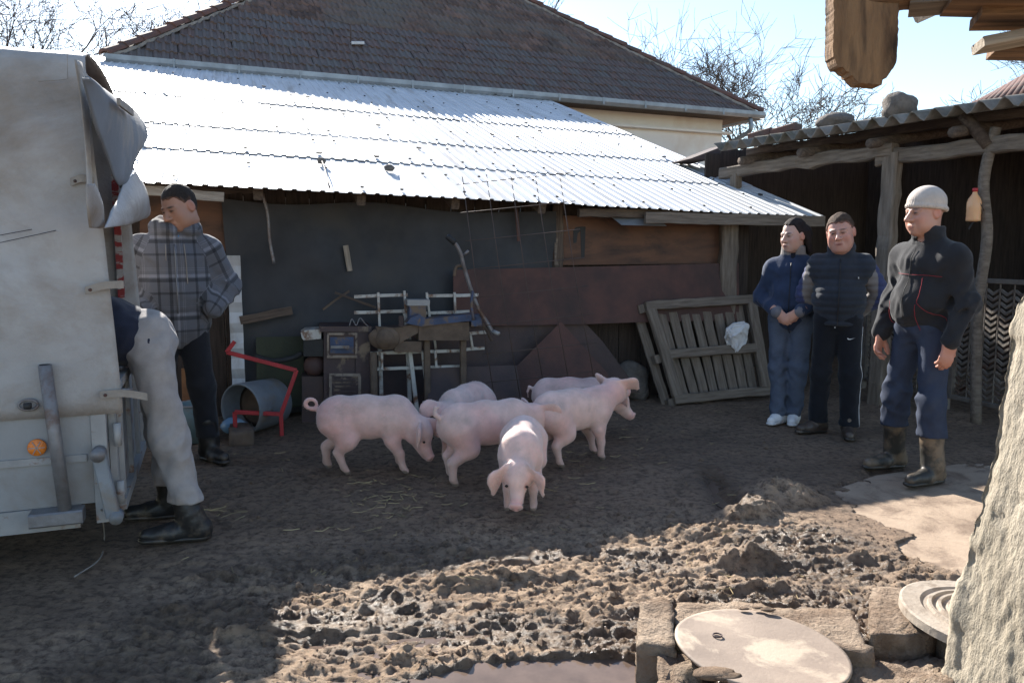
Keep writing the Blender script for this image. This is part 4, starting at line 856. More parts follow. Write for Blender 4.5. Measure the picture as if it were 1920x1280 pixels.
for a in (1.25,):
    for b in (-.02, TW + .02):
        s = -1 if b < 0 else 1; c = TP(a, b - s * .06, .27); ax = VT * s; MT = mat4(UT, np.cross(ax, UT), ax, c - ax * .08)
        w = lathe('wheel', [(.20, 0), (.26, .015), (.27, .05), (.27, .11), (.26, .145), (.20, .16)], M['rubber'], trailer, 36, MT); lathe('rim', [(.17, .12), (.16, .162), (.06, .166), (.03, .175)], M['frame_grey'], w, 24, MT)
tube('axle', [TP(1.25, .05, .27), TP(1.25, TW - .05, .27)], .03, M['steel_pipe'], trailer, 8)
beam('drawbar', TP(TL - .1, TW/2, .3), TP(TL + .9, TW/2, .32), .07, .07, M['frame_grey'], trailer)
tube('jockey_stand', [TP(TL + .7, TW/2, 0), TP(TL + .7, TW/2, .31)], .03, M['steel_pipe'], trailer, 8)

# ================================================================== JUNK ALONG THE SHED WALL
def lean_sheet(name, pix, b0, lean, th, mt, label, cat, amp=0.0):
    n = VS - Zv * math.tan(lean); o = prism(name, [LEAN(x, y, b0, lean) for x, y in pix], th, n, mt); return tag(o, label, cat)
lean_sheet('rusty_sheet', [(850, 506), (1385, 493), (1386, 600), (1200, 604), (1085, 608), (850, 612)], WB - .33, R_(9), .004, M['rust'], 'long rust brown steel sheet standing on edge across the shed wall', 'metal sheet')
lean_sheet('rusty_sheet', [(690, 612), (1088, 590), (1092, 600), (1130, 640), (1200, 735), (880, 770), (700, 770)], WB - .24, R_(5), .004, M['rust_dark'], 'dark dirty steel sheet under the long rust brown sheet', 'metal sheet')
lean_sheet('rusty_sheet', [(1052, 603), (1140, 700), (1150, 745), (950, 750), (965, 690)], WB - .50, R_(14), .005, M['rust'], 'pointed triangular rusty sheet leaning among the junk', 'metal sheet')
lean_sheet('board_panel', [(805, 690), (968, 684), (985, 775), (800, 782)], WB - .70, R_(20), .012, M['rust_dark'], 'low grey brown board leaning behind the pigs', 'board')
lean_sheet('green_board', [(480, 632), (568, 630), (572, 760), (482, 768)], WB - .22, R_(6), .012, M['green_dark'], 'dark olive board leaning behind the grey drum', 'board')
o = beam('thin_lath', SW(648, 460, WB - .12), SW(656, 508, WB - .12), .045, .012, M['pale_wood'], up=tuple(-VS)); tag(o, 'short pale lath pinned on the shade cloth', 'lath')
o = tube('hose_piece', spline([SW(492, 362, WB - .16), SW(502, 400, WB - .16), SW(506, 450, WB - .16), SW(514, 494, WB - .16)], 6), .013, M['steel_pipe'], None, 8); tag(o, 'grey hose end dangling over the shade cloth', 'hose')
o = beam('rusty_lath', SW(968, 392, WB - .14), SW(973, 452, WB - .14), .03, .012, M['rust'], up=tuple(-VS)); tag(o, 'narrow rusty strip hanging from the eave over the shade cloth', 'strip')
for k_, (a, b_, l) in enumerate((((450, 600), (548, 582), 'thin weathered plank propped low on the shade cloth'), ((605, 580), (655, 545), 'thin stick crossing another on the shade cloth'), ((628, 548), (705, 576), 'longer stick slanting towards the white rack'))):
    bb = WB - .13 - .03 * k_; o = beam('stick', SW(*a, bb), SW(*b_, bb), .02 if k_ else .07, .012, M['old_wood'], up=tuple(-VS), rough=.002); tag(o, l, 'stick')
# wire mesh leaning from the ground to above the eave
wm = thing('wire_mesh', LEAN(1000, 745, 6.42, R_(-2)), 'rusty welded wire mesh propped upright before the shed eave', 'wire mesh')
def WMP(x, y): return LEAN(x, y, EB - .14, R_(-1))
for k_ in range(5):
    x0 = 866 + k_ * 46; tube('wire', [WMP(x0, 325 + k_ * 2), WMP(x0 + 28 + k_, 540), WMP(x0 + 62 + k_ * 2, 752 - k_ * 2)], .0035, M['wire'], wm, 5)
for k_ in range(8): y0 = 338 + k_ * 53; s_ = k_ * 8; tube('wire', [WMP(856 + s_, y0 + 8), WMP(965 + s_, y0 - 3), WMP(1072 + s_, y0 - 14)], .0035, M['wire'], wm, 5)
# old stove
sb = 6.50; st0 = SW(560, 790, sb)
stove = thing('old_stove', np.array([*SW(630, 790, sb)[:2], 0]), 'rusted brown cast stove with flaking paint and two fire doors', 'stove')
def sbox(name, x0, y0, x1, y1, b, d, mt, parent):      # box whose front face covers the pixels x0..x1, y0..y1 at depth b
    c = []
    for dd in (0, d):
        for (x, y) in ((x0, y0), (x1, y0), (x1, y1), (x0, y1)): c.append(SW(x, y, b) + VS * dd)
    return mesh_obj(name, c, [(3, 2, 1, 0), (4, 5, 6, 7), (0, 1, 5, 4), (2, 3, 7, 6), (1, 2, 6, 5), (3, 0, 4, 7)], mt, parent)
sg = np.array([0, 0, 0]); base_y = 818
sbox('body', 607, 622, 688, base_y, sb, .36, M['stove_paint'], stove); sbox('side_column', 667, 616, 694, base_y, sb - .02, .06, M['stove_paint'], stove); sbox('top_plate', 600, 612, 697, 622, sb - .03, .42, M['stove_paint'], stove)
d1 = sbox('fire_door', 614, 626, 669, 668, sb - .022, .02, M['rust_dark'], stove); sbox('door_window', 619, 632, 663, 662, sb - .026, .006, M['blue_paint'], d1); sbox('door_handle', 620, 648, 655, 653, sb - .05, .02, M['steel_pipe'], d1)
for (a, b2, c2, d2) in ((613, 624, 670, 628), (613, 666, 670, 671), (613, 628, 617, 666), (666, 628, 670, 666)): sbox('door_rim', a, b2, c2, d2, sb - .030, .012, M['chipped'], d1)
d2_ = sbox('ash_door', 618, 702, 676, 752, sb - .022, .02, M['stove_paint'], stove)
for (a, b2, c2, d2) in ((617, 700, 677, 705), (617, 749, 677, 754), (617, 705, 622, 749), (672, 705, 677, 749)): sbox('door_rim', a, b2, c2, d2, sb - .030, .012, M['chipped'], d2_)
for k_ in range(5): sbox('louvre', 627, 712 + k_ * 7, 667, 715 + k_ * 7, sb - .03, .01, M['rust_dark'], d2_)
sbox('oven_box', 569, 636, 606, 668, sb + .02, .28, M['black'], stove)
wp = [SW(x, y, sb - .0) for x, y in ((564, 624), (572, 619), (602, 617), (602, 635), (570, 638), (566, 634))]; prism('enamel_cover', wp, .25, VS, M['white_enamel'], stove)
sbox('lower_box', 566, 706, 606, base_y, sb + .04, .25, M['rust_dark'], stove)
rock('round_boiler', SW(590, 685, sb + .12), .09, M['red_dull'] if 'red_dull' in M else M['rust'], None, None, 2, stove, (1, 1, 1), .03)
tube('wire_coil', spline([SW(655, 611, sb), SW(660, 598, sb), SW(668, 610, sb), SW(675, 596, sb), SW(684, 606, sb), SW(690, 611, sb)], 5), .005, M['steel_pipe'], stove, 5)
tube('flue_hose', spline([SW(568, 662, sb + .1), SW(545, 672, sb + .1), SW(510, 676, sb + .1), SW(480, 668, sb + .14)], 5), .022, M['rubber'], stove, 8)
# white racks
def rack(name, rails, bars, b, label, w=.03, legs=()):
    t = thing(name, np.array([*SW(790, 780, b)[:2], 0]), label, 'rack')
    for (a, c) in rails: beam('rail', SW(*a, b), SW(*c, b), .018, w * .9, M['white_enamel'], t, up=(0, 0, 1), rough=.0015)
    for (a, c) in bars: beam('bar', SW(*a, b - .02), SW(*c, b - .02), .02, .024, M['white_enamel'], t, up=tuple(VS))
    for (a, c) in legs: beam('leg', SW(*a, b - .035), SW(*c, b - .035), .034, .03, M['white_enamel'], t, up=tuple(VS))
    return t
rack('metal_rack', [((664, 556), (764, 553)), ((798, 555), (897, 553)), ((664, 586), (764, 583)), ((798, 587), (880, 584)), ((764, 566), (806, 566))], [((709, 548), (712, 614)), ((758, 545), (762, 600)), ((800, 548), (806, 598)), ((852, 548), (854, 590)), ((756, 580), (770, 640)), ((812, 620), (818, 660))], WB - .36, 'upper white rack of rusty slotted rails behind the old machine', legs=(((711, 612), (716, 780)), ((762, 598), (770, 790))))
rack('metal_rack', [((695, 662), (865, 657)), ((870, 655), (908, 652)), ((695, 692), (868, 686)), ((880, 625), (912, 622))], [((716, 660), (716, 692)), ((766, 655), (772, 690)), ((816, 656), (818, 688)), ((866, 656), (866, 688)), ((882, 628), (886, 654))], WB - .52, 'lower white rack standing on two long legs', legs=(((768, 655), (783, 778)), ((793, 658), (806, 776))))
# walking tractor with bent handlebars
wt = thing('walking_tractor', np.array([*SW(800, 770, WB - .60)[:2], 0]), 'muddy old walking tractor with blue paint and upturned handlebars', 'machine')
tb = WB - .62
rock('belt_guard', SW(720, 634, tb), .11, M['mud_metal'], None, None, 4, wt, (1.15, .45, .85), .05); tube('pulley', [SW(722, 634, tb) - VS * .06, SW(722, 634, tb) - VS * .02], .075, M['mud_metal'], wt, 18)
prism('guard_arm', [SW(x, y, tb - .03) for x, y in ((705, 612), (740, 615), (785, 606), (784, 624), (755, 640), (735, 655), (715, 655))], .06, VS, M['mud_metal'], wt)
sbox('engine_case', 785, 604, 880, 638, tb - .04, .2, M['mud_metal'], wt); prism('blue_cowl', [SW(x, y, tb - .06) for x, y in ((762, 606), (770, 596), (786, 590), (800, 598), (888, 588), (896, 600), (840, 606), (790, 612))], .16, VS, M['blue_paint'], wt)
sbox('fuel_tank', 768, 566, 799, 604, tb + .06, .14, M['blue_paint'], wt); sbox('tank_band', 764, 562, 806, 573, tb + .05, .16, M['frame_grey'], wt)
sbox('lower_case', 740, 640, 790, 660, tb - .02, .14, M['mud_metal'], wt); tube('spring', [SW(752 + 5 * math.sin(t * 2.2), 612 - t * 1.1, tb - .06) for t in np.linspace(0, 18, 60)], .005, M['rust_dark'], wt, 5)
hbp = [SW(838, 442, tb - .2), SW(853, 456, tb - .2), SW(864, 476, tb - .18), SW(870, 500, tb - .15), SW(884, 545, tb - .10), SW(898, 580, tb - .08), SW(912, 602, tb - .08), SW(926, 626, tb - .10)]
hb_ = tube('handlebar', spline(hbp, 5), .016, M['steel_pipe'], wt, 9); tube('grip', spline(hbp[:2], 4), .024, M['rubber'], hb_, 10)
tube('lever', spline([SW(886, 545, tb - .12), SW(884, 570, tb - .14), SW(888, 600, tb - .14)], 4), .012, M['blue_paint'], wt, 6); tube('lever', [SW(870, 478, tb - .18), SW(878, 470, tb - .2)], .012, M['steel_pipe'], wt, 6)
tube('handle_stub', [SW(926, 622, tb - .12), SW(936, 626, tb - .16)], .018, M['frame_grey'], wt, 8); beam('shaft', SW(905, 606, tb - .04), SW(922, 638, tb - .04), .02, .03, M['old_wood'], wt, up=tuple(VS)); tube('clutch_bracket', spline([SW(870, 498, tb - .13), SW(856, 500, tb - .13), SW(852, 518, tb - .13)], 4), .014, M['mud_metal'], wt, 6)
sbox('gear_block', 884, 590, 904, 612, tb - .06, .1, M['blue_paint'], wt)
for x in (800, 868): beam('stand_leg', SW(x, 638, tb + .03), np.array([*SW(x, 638, tb + .03)[:2], 0]), .05, .05, M['mud_metal'], wt, up=tuple(VS))
tube('support_beam', [SW(700, 660, tb + .05), np.array([*SW(700, 660, tb + .05)[:2], 0])], .03, M['mud_metal'], wt)
# drum in a red tubular frame
dr = thing('grey_drum', np.array([*SW(470, 770, 6.5)[:2], 0]), 'grey drum lying on its side with its muddy mouth open', 'drum')
dctr = SW(472, 772, 6.30); dcc = np.array([dctr[0], dctr[1], .20]); ax = np.array([.42, .90, 0]); ax /= np.linalg.norm(ax); upd = np.array([0, 0, 1.0])
DMx = mat4(np.cross(upd, ax), upd, ax, dcc - ax * .12) @ Matrix.Scale(1.12, 4)
V = []
dm = lathe('shell', [(.01, .30), (.15, .29), (.164, .02), (.168, .0), (.175, .0), (.178, .012), (.176, .05), (.172, .2), (.165, .33), (.14, .35), (.01, .352)], M['drum_grey'], dr, 36, DMx); dm.data.polygons.foreach_get
lathe('mud_fill', [(.155, .16), (.12, .15), (.05, .165), (.01, .16)], M['mud_metal'], dr, 24, mat4(np.cross(upd, ax), upd, ax, dcc - ax * .125) @ Matrix.Scale(1.12, 4))
tube('lug', [dcc + upd * 0 + ax * -.05 + np.cross(upd, ax) * -.17, dcc + ax * .02 + np.cross(upd, ax) * -.185], .02, M['drum_grey'], dr, 8)
rfm = thing('red_frame', np.array([*G(500, 776)[:2], 0]), 'red painted tubular frame around the grey drum', 'frame')
rb = 6.50
for a, c in (((425, 660), (556, 694)), ((556, 694), (527, 776)), ((527, 776), (440, 772)), ((425, 660), (440, 640))): beam('tube', SW(*a, rb - .38), SW(*c, rb - .38), .03, .03, M['red_paint'], rfm, up=tuple(VS))
for q in ((527, 776), (440, 772)): p_ = SW(*q, rb - .38); beam('foot', p_, np.array([p_[0], p_[1], 0]), .03, .03, M['red_paint'], rfm, up=tuple(VS))
# crumpled blue bottle, pot, block
bb = G(440, 812) + Zv * .06; rock('crushed_bottle', bb, .085, M['bottle_blue'], 'crushed clear blue water bottle on the ground by the red frame', 'bottle', 9, None, (1.25, .9, .75), .12, 16)
rock('blue_bag', G(546, 762) + Zv * .03, .05, M['blue_bright'], 'small bright blue plastic bag on the ground beside the stove', 'bag', 4, None, (1.2, .8, .6), .2, 8)
rough_box('earth_block', [G(430, 835), G(476, 832), G(474, 812), G(432, 812)], -.03, .09, M['mud_metal'], 'crumbly brown earth block by the black boots', 'block', .012, 6)
pt = thing('rusty_bucket', G(368, 826), 'dented teal bucket with rust standing behind the man in the plaid hoodie', 'bucket'); PM = Matrix.Translation(Vector(G(368, 826)))
lathe('pail', [(.10, 0), (.125, .16), (.135, .28), (.125, .28), (.1, .05), (.01, .04)], M['teal'], pt, 28, PM); tube('rim', [G(368, 826) + np.array([.132 * math.cos(t), .132 * math.sin(t), .28]) for t in np.linspace(0, 6.28, 24)], .007, M['frame_grey'], pt, 6)
o = beam('orange_board', SW(358, 690, 6.6), np.array([*SW(356, 690, 6.6)[:2], 0]), .14, .03, M['orange_wood'], up=tuple(VS)); tag(o, 'orange brown board standing behind the teal bucket', 'board')
# pallet leaning on the shed
pal = thing('wooden_pallet', LEAN(1350, 752, 6.42, 0), 'heavy grey timber pallet leaning against the shed wall', 'pallet')
pl_lean = R_(17); c3 = [LEAN(x, y, 6.44, pl_lean) for x, y in ((1207, 566), (1416, 553), (1446, 738), (1266, 756))]
pn = np.cross(c3[1] - c3[0], c3[3] - c3[0]); pn /= np.linalg.norm(pn); pn = pn if pn @ VS > 0 else -pn
def PB(u, v, d=0.0): return (c3[0] * (1-u) + c3[1] * u) * (1-v) + (c3[3] * (1-u) + c3[2] * u) * v + pn * d
for (a, c) in (((0, .04), (1, .04)), ((.06, .53), (.95, .53)), ((0, .965), (1, .965))): beam('rail', PB(*a), PB(*c), .05, .085, M['pal_wood'] if 'pal_wood' in M else M['grey_wood'], pal, up=tuple((c3[0] - c3[3]) / np.linalg.norm(c3[0] - c3[3])), rough=.003)
for u in (.045, .955): beam('side_rail', PB(u, .08), PB(u, .925), .05, .10, M['grey_wood'], pal, up=tuple(US), rough=.003)
for k_ in range(8): u = .15 + k_ * .102; beam('slat', PB(u, .03, .07), PB(u - .005, .97, .07), .022, .085 + random.uniform(-.01, .012), M['grey_wood'], pal, up=tuple(US), rough=.002)
for (u, v) in ((-.02, 0), (-.02, .5), (-.02, .93)): beam('block', PB(u, v + .02, .065), PB(u, v + .1, .065), .085, .06, M['grey_wood'], pal, up=tuple(US))
for u in (-.035, 1.0): beam('back_rail', PB(u, .0, .115), PB(u, 1.0, .115), .022, .09, M['grey_wood'], pal, up=tuple(US), rough=.003)
sc3 = PB(.72, .42, -.05)
def sack():
    n = 36; V = []; F = []
    for i in range(n + 1):
        ph = math.pi * i / n
        for j in range(2*n): th = math.pi * j / n; V.append((math.sin(ph) * math.cos(th), math.cos(ph), math.sin(ph) * math.sin(th)))
    V = np.array(V); w = .105 * (1 - .5 * np.clip(-V[:, 1], 0, 1)); P = np.stack([V[:, 0] * w * 1.1, V[:, 2] * .035, V[:, 1] * .14], 1)
    P[:, 0] += .06 * smooth01(V[:, 1], .2, .8) * np.sign(V[:, 0]) * .5 + .035 * snoise(V, 2.2, 3) * (V[:, 1] > -.5); P[:, 1] += .03 * snoise(V, 4, 5); P[:, 2] += .035 * snoise(V, 3, 8); P += .012 * snoise(V, 9, 2)[:, None]
    W = sc3 + P[:, :1] * US + P[:, 1:2] * pn + P[:, 2:3] * Zv
    for i in range(n):
        for j in range(2*n): F.append((i*2*n + j, (i+1)*2*n + j, (i+1)*2*n + (j+1) % (2*n), i*2*n + (j+1) % (2*n)))
    o = mesh_obj('white_sack', W, F, M['sack'], smooth=True); tag(o, 'crumpled white plastic sack caught on the pallet', 'sack')
sack()
rock('root_clump', G(1182, 742) + Zv * .14, .2, M['stone'], 'dark rough root clump between the pigs and the pallet', 'stump', 6, None, (1.1, .8, .95), .28, 18)
rock('broken_stone', G(1150, 748) + Zv * .05, .11, M['concrete'], 'broken pale stone at the foot of the root clump', 'stone', 8, None, (1.2, .9, .6), .25, 10)
# ================================================================== IMPLICIT SURFACES for people and animals
class Field:
    def __init__(s, lo, hi, h):
        s.lo = np.array(lo, float); s.h = h; s.n = np.ceil((np.array(hi) - s.lo) / h).astype(int) + 1
        s.A = np.full(s.n, .08, np.float32)
    def _box(s, lo, hi, m):
        a = np.clip(np.floor((np.asarray(lo) - m - s.lo) / s.h).astype(int), 0, s.n); b = np.clip(np.ceil((np.asarray(hi) + m - s.lo) / s.h).astype(int) + 1, 0, s.n)
        sl = tuple(slice(i, j) for i, j in zip(a, b))
        ax = [s.lo[i] + s.h * np.arange(a[i], b[i]) for i in range(3)]
        return sl, np.stack(np.meshgrid(*ax, indexing='ij'), -1)
    def _mix(s, sl, d, k, sub=False):
        a = s.A[sl]; d = d.astype(np.float32)
        if sub:
            d = -d; h = np.maximum(k - np.abs(a - d), 0) / max(k, 1e-6); s.A[sl] = np.maximum(a, d) + h * h * k / 4
        else:
            h = np.maximum(k - np.abs(a - d), 0) / max(k, 1e-6); s.A[sl] = np.minimum(a, d) - h * h * k / 4
    def cone(s, a, b, r1, r2=None, k=.02, flat=None, fs=1.0, sub=False):
        r2 = r1 if r2 is None else r2; a = np.asarray(a, float); b = np.asarray(b, float); R = max(r1, r2) * max(1, fs)
        sl, P = s._box(np.minimum(a, b) - R, np.maximum(a, b) + R, k + .03)
        if P.size == 0: return
        ab = b - a; t = np.clip(((P - a) @ ab) / (ab @ ab + 1e-12), 0, 1); q = P - a - t[..., None] * ab
        if flat is not None:
            n = np.asarray(flat, float); n = n / np.linalg.norm(n); qn = q @ n; q = q + n * (qn * (1 / fs - 1))[..., None]
        d = (np.sqrt((q * q).sum(-1)) - (r1 + (r2 - r1) * t)) * (min(1, fs) if flat is not None else 1); s._mix(sl, d, k, sub)
    def ell(s, c, r, k=.02, R=None, sub=False):
        c = np.asarray(c, float); r = np.asarray(r, float); m = r.max() if R is not None else r
        sl, P = s._box(c - m, c + m, k + .03)
        if P.size == 0: return
        q = P - c
        if R is not None: q = q @ R
        k0 = np.sqrt(((q / r)**2).sum(-1)); k1 = np.sqrt(((q / r**2)**2).sum(-1)) + 1e-9; s._mix(sl, k0 * (k0 - 1) / k1, k, sub)
    def chain(s, pts, rad, k=.02, flat=None, fs=1.0):
        for i in range(len(pts) - 1): s.cone(pts[i], pts[i+1], rad[i], rad[i+1], k, flat, fs)
    def cut(s, n, d):                                   # keep n.p >= d
        sl, P = s._box(s.lo, s.lo + s.h * (s.n - 1), 0); s.A[:] = np.maximum(s.A, (d - P @ np.asarray(n, float)).astype(np.float32))
    def noise(s, fn):
        sl, P = s._box(s.lo, s.lo + s.h * (s.n - 1), 0); m = np.abs(s.A) < .05; s.A[m] += fn(P[m]).astype(np.float32)
    def mesh(s):
        A = s.A.copy(); A[0] = A[-1] = .08; A[:, 0] = A[:, -1] = .08; A[:, :, 0] = A[:, :, -1] = .08
        S = A < 0; nx, ny, nz = A.shape; c = np.zeros((nx-1, ny-1, nz-1), np.int8)
        for dx in (0, 1):
            for dy in (0, 1):
                for dz in (0, 1): c += S[dx:nx-1+dx, dy:ny-1+dy, dz:nz-1+dz]
        act = (c > 0) & (c < 8); I = np.argwhere(act); idx = np.full(act.shape, -1, np.int64); idx[act] = np.arange(len(I))
        cor = np.array([(x, y, z) for x in (0, 1) for y in (0, 1) for z in (0, 1)]); val = np.stack([A[I[:, 0] + q[0], I[:, 1] + q[1], I[:, 2] + q[2]] for q in cor], 1)
        pos = np.zeros((len(I), 3)); cnt = np.zeros(len(I))
        for a in range(8):
            for b in range(a + 1, 8):
                if np.abs(cor[a] - cor[b]).sum() != 1: continue
                va, vb = val[:, a], val[:, b]; m = (va < 0) != (vb < 0); t = np.where(m, va / (va - vb + 1e-12), 0)
                pos[m] += cor[a] + t[m, None] * (cor[b] - cor[a]); cnt[m] += 1
        V = s.lo + s.h * (I + pos / cnt[:, None]); F = []
        for ax in range(3):
            o1, o2 = (ax + 1) % 3, (ax + 2) % 3; sa = [slice(None)] * 3; sb = [slice(None)] * 3; sa[ax] = slice(0, -1); sb[ax] = slice(1, None)
            D = S[tuple(sa)] != S[tuple(sb)]; E = np.argwhere(D); E = E[(E[:, o1] > 0) & (E[:, o2] > 0) & (E[:, o1] < A.shape[o1] - 1) & (E[:, o2] < A.shape[o2] - 1)]
            ins = S[E[:, 0], E[:, 1], E[:, 2]]; q = []
            for d1, d2 in ((-1, -1), (0, -1), (0, 0), (-1, 0)):
                e = E.copy(); e[:, o1] += d1; e[:, o2] += d2; q.append(idx[e[:, 0], e[:, 1], e[:, 2]])
            q = np.stack(q, 1); q[~ins] = q[~ins][:, ::-1]; F.append(q)
        return V, np.vstack(F)
def smoothv(V, F, it=1, lam=.5):
    for _ in range(it):
        acc = np.zeros_like(V); n = np.zeros(len(V))
        for a, b in ((0, 1), (1, 2), (2, 3), (3, 0)):
            np.add.at(acc, F[:, a], V[F[:, b]]); np.add.at(acc, F[:, b], V[F[:, a]]); np.add.at(n, F[:, a], 1); np.add.at(n, F[:, b], 1)
        V = V + lam * (acc / np.maximum(n, 1)[:, None] - V)
    return V
def rotm(yaw=0, pitch=0, roll=0):
    """local axes x forward, y left, z up; yaw turns left, pitch > 0 looks down, roll tilts to the right"""
    cy, sy, cp, sp, cr, sr = math.cos(yaw), math.sin(yaw), math.cos(pitch), math.sin(pitch), math.cos(roll), math.sin(roll)
    return np.array([[cy, -sy, 0], [sy, cy, 0], [0, 0, 1]]) @ np.array([[cp, 0, sp], [0, 1, 0], [-sp, 0, cp]]) @ np.array([[1, 0, 0], [0, cr, -sr], [0, sr, cr]])
def attr_mat(name, rough=.6, bump=.25, bscale=120, bdist=.003, sss=0.0, spec=.4, var=.25, vscale=8, sheen=0.0, dirt=None, dscale=5, dlo=.5, dhi=.66):
    """colour from the vertex attribute 'col' with fine mottling"""
    m, ns, ls, b = _nodes(name); at = N(ns, 'ShaderNodeAttribute', attribute_name='col'); tc = N(ns, 'ShaderNodeTexCoord')
    f, _ = noise_ramp(ns, ls, tc.outputs['Object'], vscale, .3, .7); hs = N(ns, 'ShaderNodeHueSaturation'); v = mathn(ns, ls, 'MULTIPLY_ADD', f, var); v.node.inputs[2].default_value = 1 - var / 2
    ls.new(at.outputs['Color'], hs.inputs['Color']); ls.new(v, hs.inputs['Value']); c = hs.outputs[0]
    if dirt: f2, _ = noise_ramp(ns, ls, tc.outputs['Object'], dscale, dlo, dhi, 8); c = mix(ns, ls, f2, c, dirt)
    ls.new(c, b.inputs['Base Color']); b.inputs['Roughness'].default_value = rough; b.inputs['Specular IOR Level'].default_value = spec; b.inputs['Sheen Weight'].default_value = sheen
    if sss: b.inputs['Subsurface Weight'].default_value = sss; b.inputs['Subsurface Radius'].default_value = (1, .35, .2); b.inputs['Subsurface Scale'].default_value = .008
    _, nb = noise_ramp(ns, ls, tc.outputs['Object'], bscale, 0, 1, 4, .6); bp = N(ns, 'ShaderNodeBump'); bp.inputs['Strength'].default_value = bump; bp.inputs['Distance'].default_value = bdist; ls.new(nb, bp.inputs['Height']); ls.new(bp.outputs[0], b.inputs['Normal'])
    return m
M['skin'] = attr_mat('skin', .5, .15, 160, .002, .12, .4, .15, 14)
M['cloth'] = attr_mat('cloth', .9, .5, 240, .003, 0, .2, .3, 12, .15)
M['cloth_wet'] = attr_mat('cloth_wet', .5, .4, 60, .004, 0, .5, .3, 10, 0, (.16, .115, .075), 7, .46, .6)
M['jeans'] = attr_mat('jeans', .85, .5, 320, .003, 0, .2, .35, 9, 0, (.05, .065, .1), 4, .5, .75)
M['pig_skin'] = attr_mat('pig_skin', .6, .6, 190, .004, .10, .3, .22, 16, .3, (.40, .29, .24), 4.5, .50, .80)
M['hair'] = attr_mat('hair', .75, 1.0, 170, .008, 0, .15, .6, 40)
M['eye_dark'] = mat('eye_dark', (.03, .02, .015), (.02, .015, .012), rough=.15, bump=0)
M['leather'] = attr_mat('leather', .45, .5, 60, .004, 0, .5, .35, 12, 0, (.12, .09, .065), 8, .54, .68)
M['lace'] = mat('lace', (.02, .02, .02), rough=.8, bump=0)
M['red_thread'] = mat('red_thread', (.34, .02, .03), (.28, .02, .03), rough=.8, bump=0)
M['white_print'] = mat('white_print', (.75, .75, .75), (.68, .68, .68), rough=.6, bump=0)
M['zip'] = mat('zip', (.25, .25, .26), (.18, .18, .19), rough=.4, metal=.6, bump=0)
def plaid_mat():
    m, ns, ls, b = _nodes('plaid'); at = N(ns, 'ShaderNodeAttribute', attribute_name='puv'); sp = N(ns, 'ShaderNodeSeparateXYZ'); ls.new(at.outputs['Vector'], sp.inputs[0])
    def bands(src, per, off, stops):
        t = mathn(ns, ls, 'FRACT', mathn(ns, ls, 'ADD', mathn(ns, ls, 'DIVIDE', src, per), off)); r = N(ns, 'ShaderNodeValToRGB'); r.color_ramp.interpolation = 'CONSTANT'; e = r.color_ramp.elements
        while len(e) < len(stops): e.new(.5)
        for el, (p, v) in zip(e, stops): el.position = p; el.color = (v, v, v, 1)
        ls.new(t, r.inputs[0]); return r.outputs[0]
    B = .46
    h = bands(sp.outputs[1], .235, .12, [(0, B), (.10, .07), (.19, B * .9), (.22, .95), (.30, B), (.40, .8), (.413, B), (.45, .8), (.463, B), (.78, .12), (.84, B)])
    v = bands(sp.outputs[0], .215, .36, [(0, B), (.16, .07), (.25, B), (.34, .95), (.41, B * .9), (.50, .75), (.515, B), (.55, .75), (.565, B), (.86, .10), (.93, B)])
    hv = mix(ns, ls, .5, h, v, 'MIX'); mul = mix(ns, ls, 1.0, h, v, 'MULTIPLY'); c = mix(ns, ls, .62, hv, mul)
    tint = mix(ns, ls, 1.0, c, (.42, .42, .47), 'MULTIPLY'); tc = N(ns, 'ShaderNodeTexCoord'); f, nb = noise_ramp(ns, ls, tc.outputs['Object'], 160, .3, .7); tint = mix(ns, ls, mathn(ns, ls, 'MULTIPLY', f, .35), tint, (.11, .11, .12))
    ls.new(tint, b.inputs['Base Color']); b.inputs['Roughness'].default_value = .95; b.inputs['Specular IOR Level'].default_value = .15; b.inputs['Sheen Weight'].default_value = .2
    bp = N(ns, 'ShaderNodeBump'); bp.inputs['Strength'].default_value = .5; bp.inputs['Distance'].default_value = .003; ls.new(nb, bp.inputs['Height']); ls.new(bp.outputs[0], b.inputs['Normal']); return m
M['plaid'] = plaid_mat()

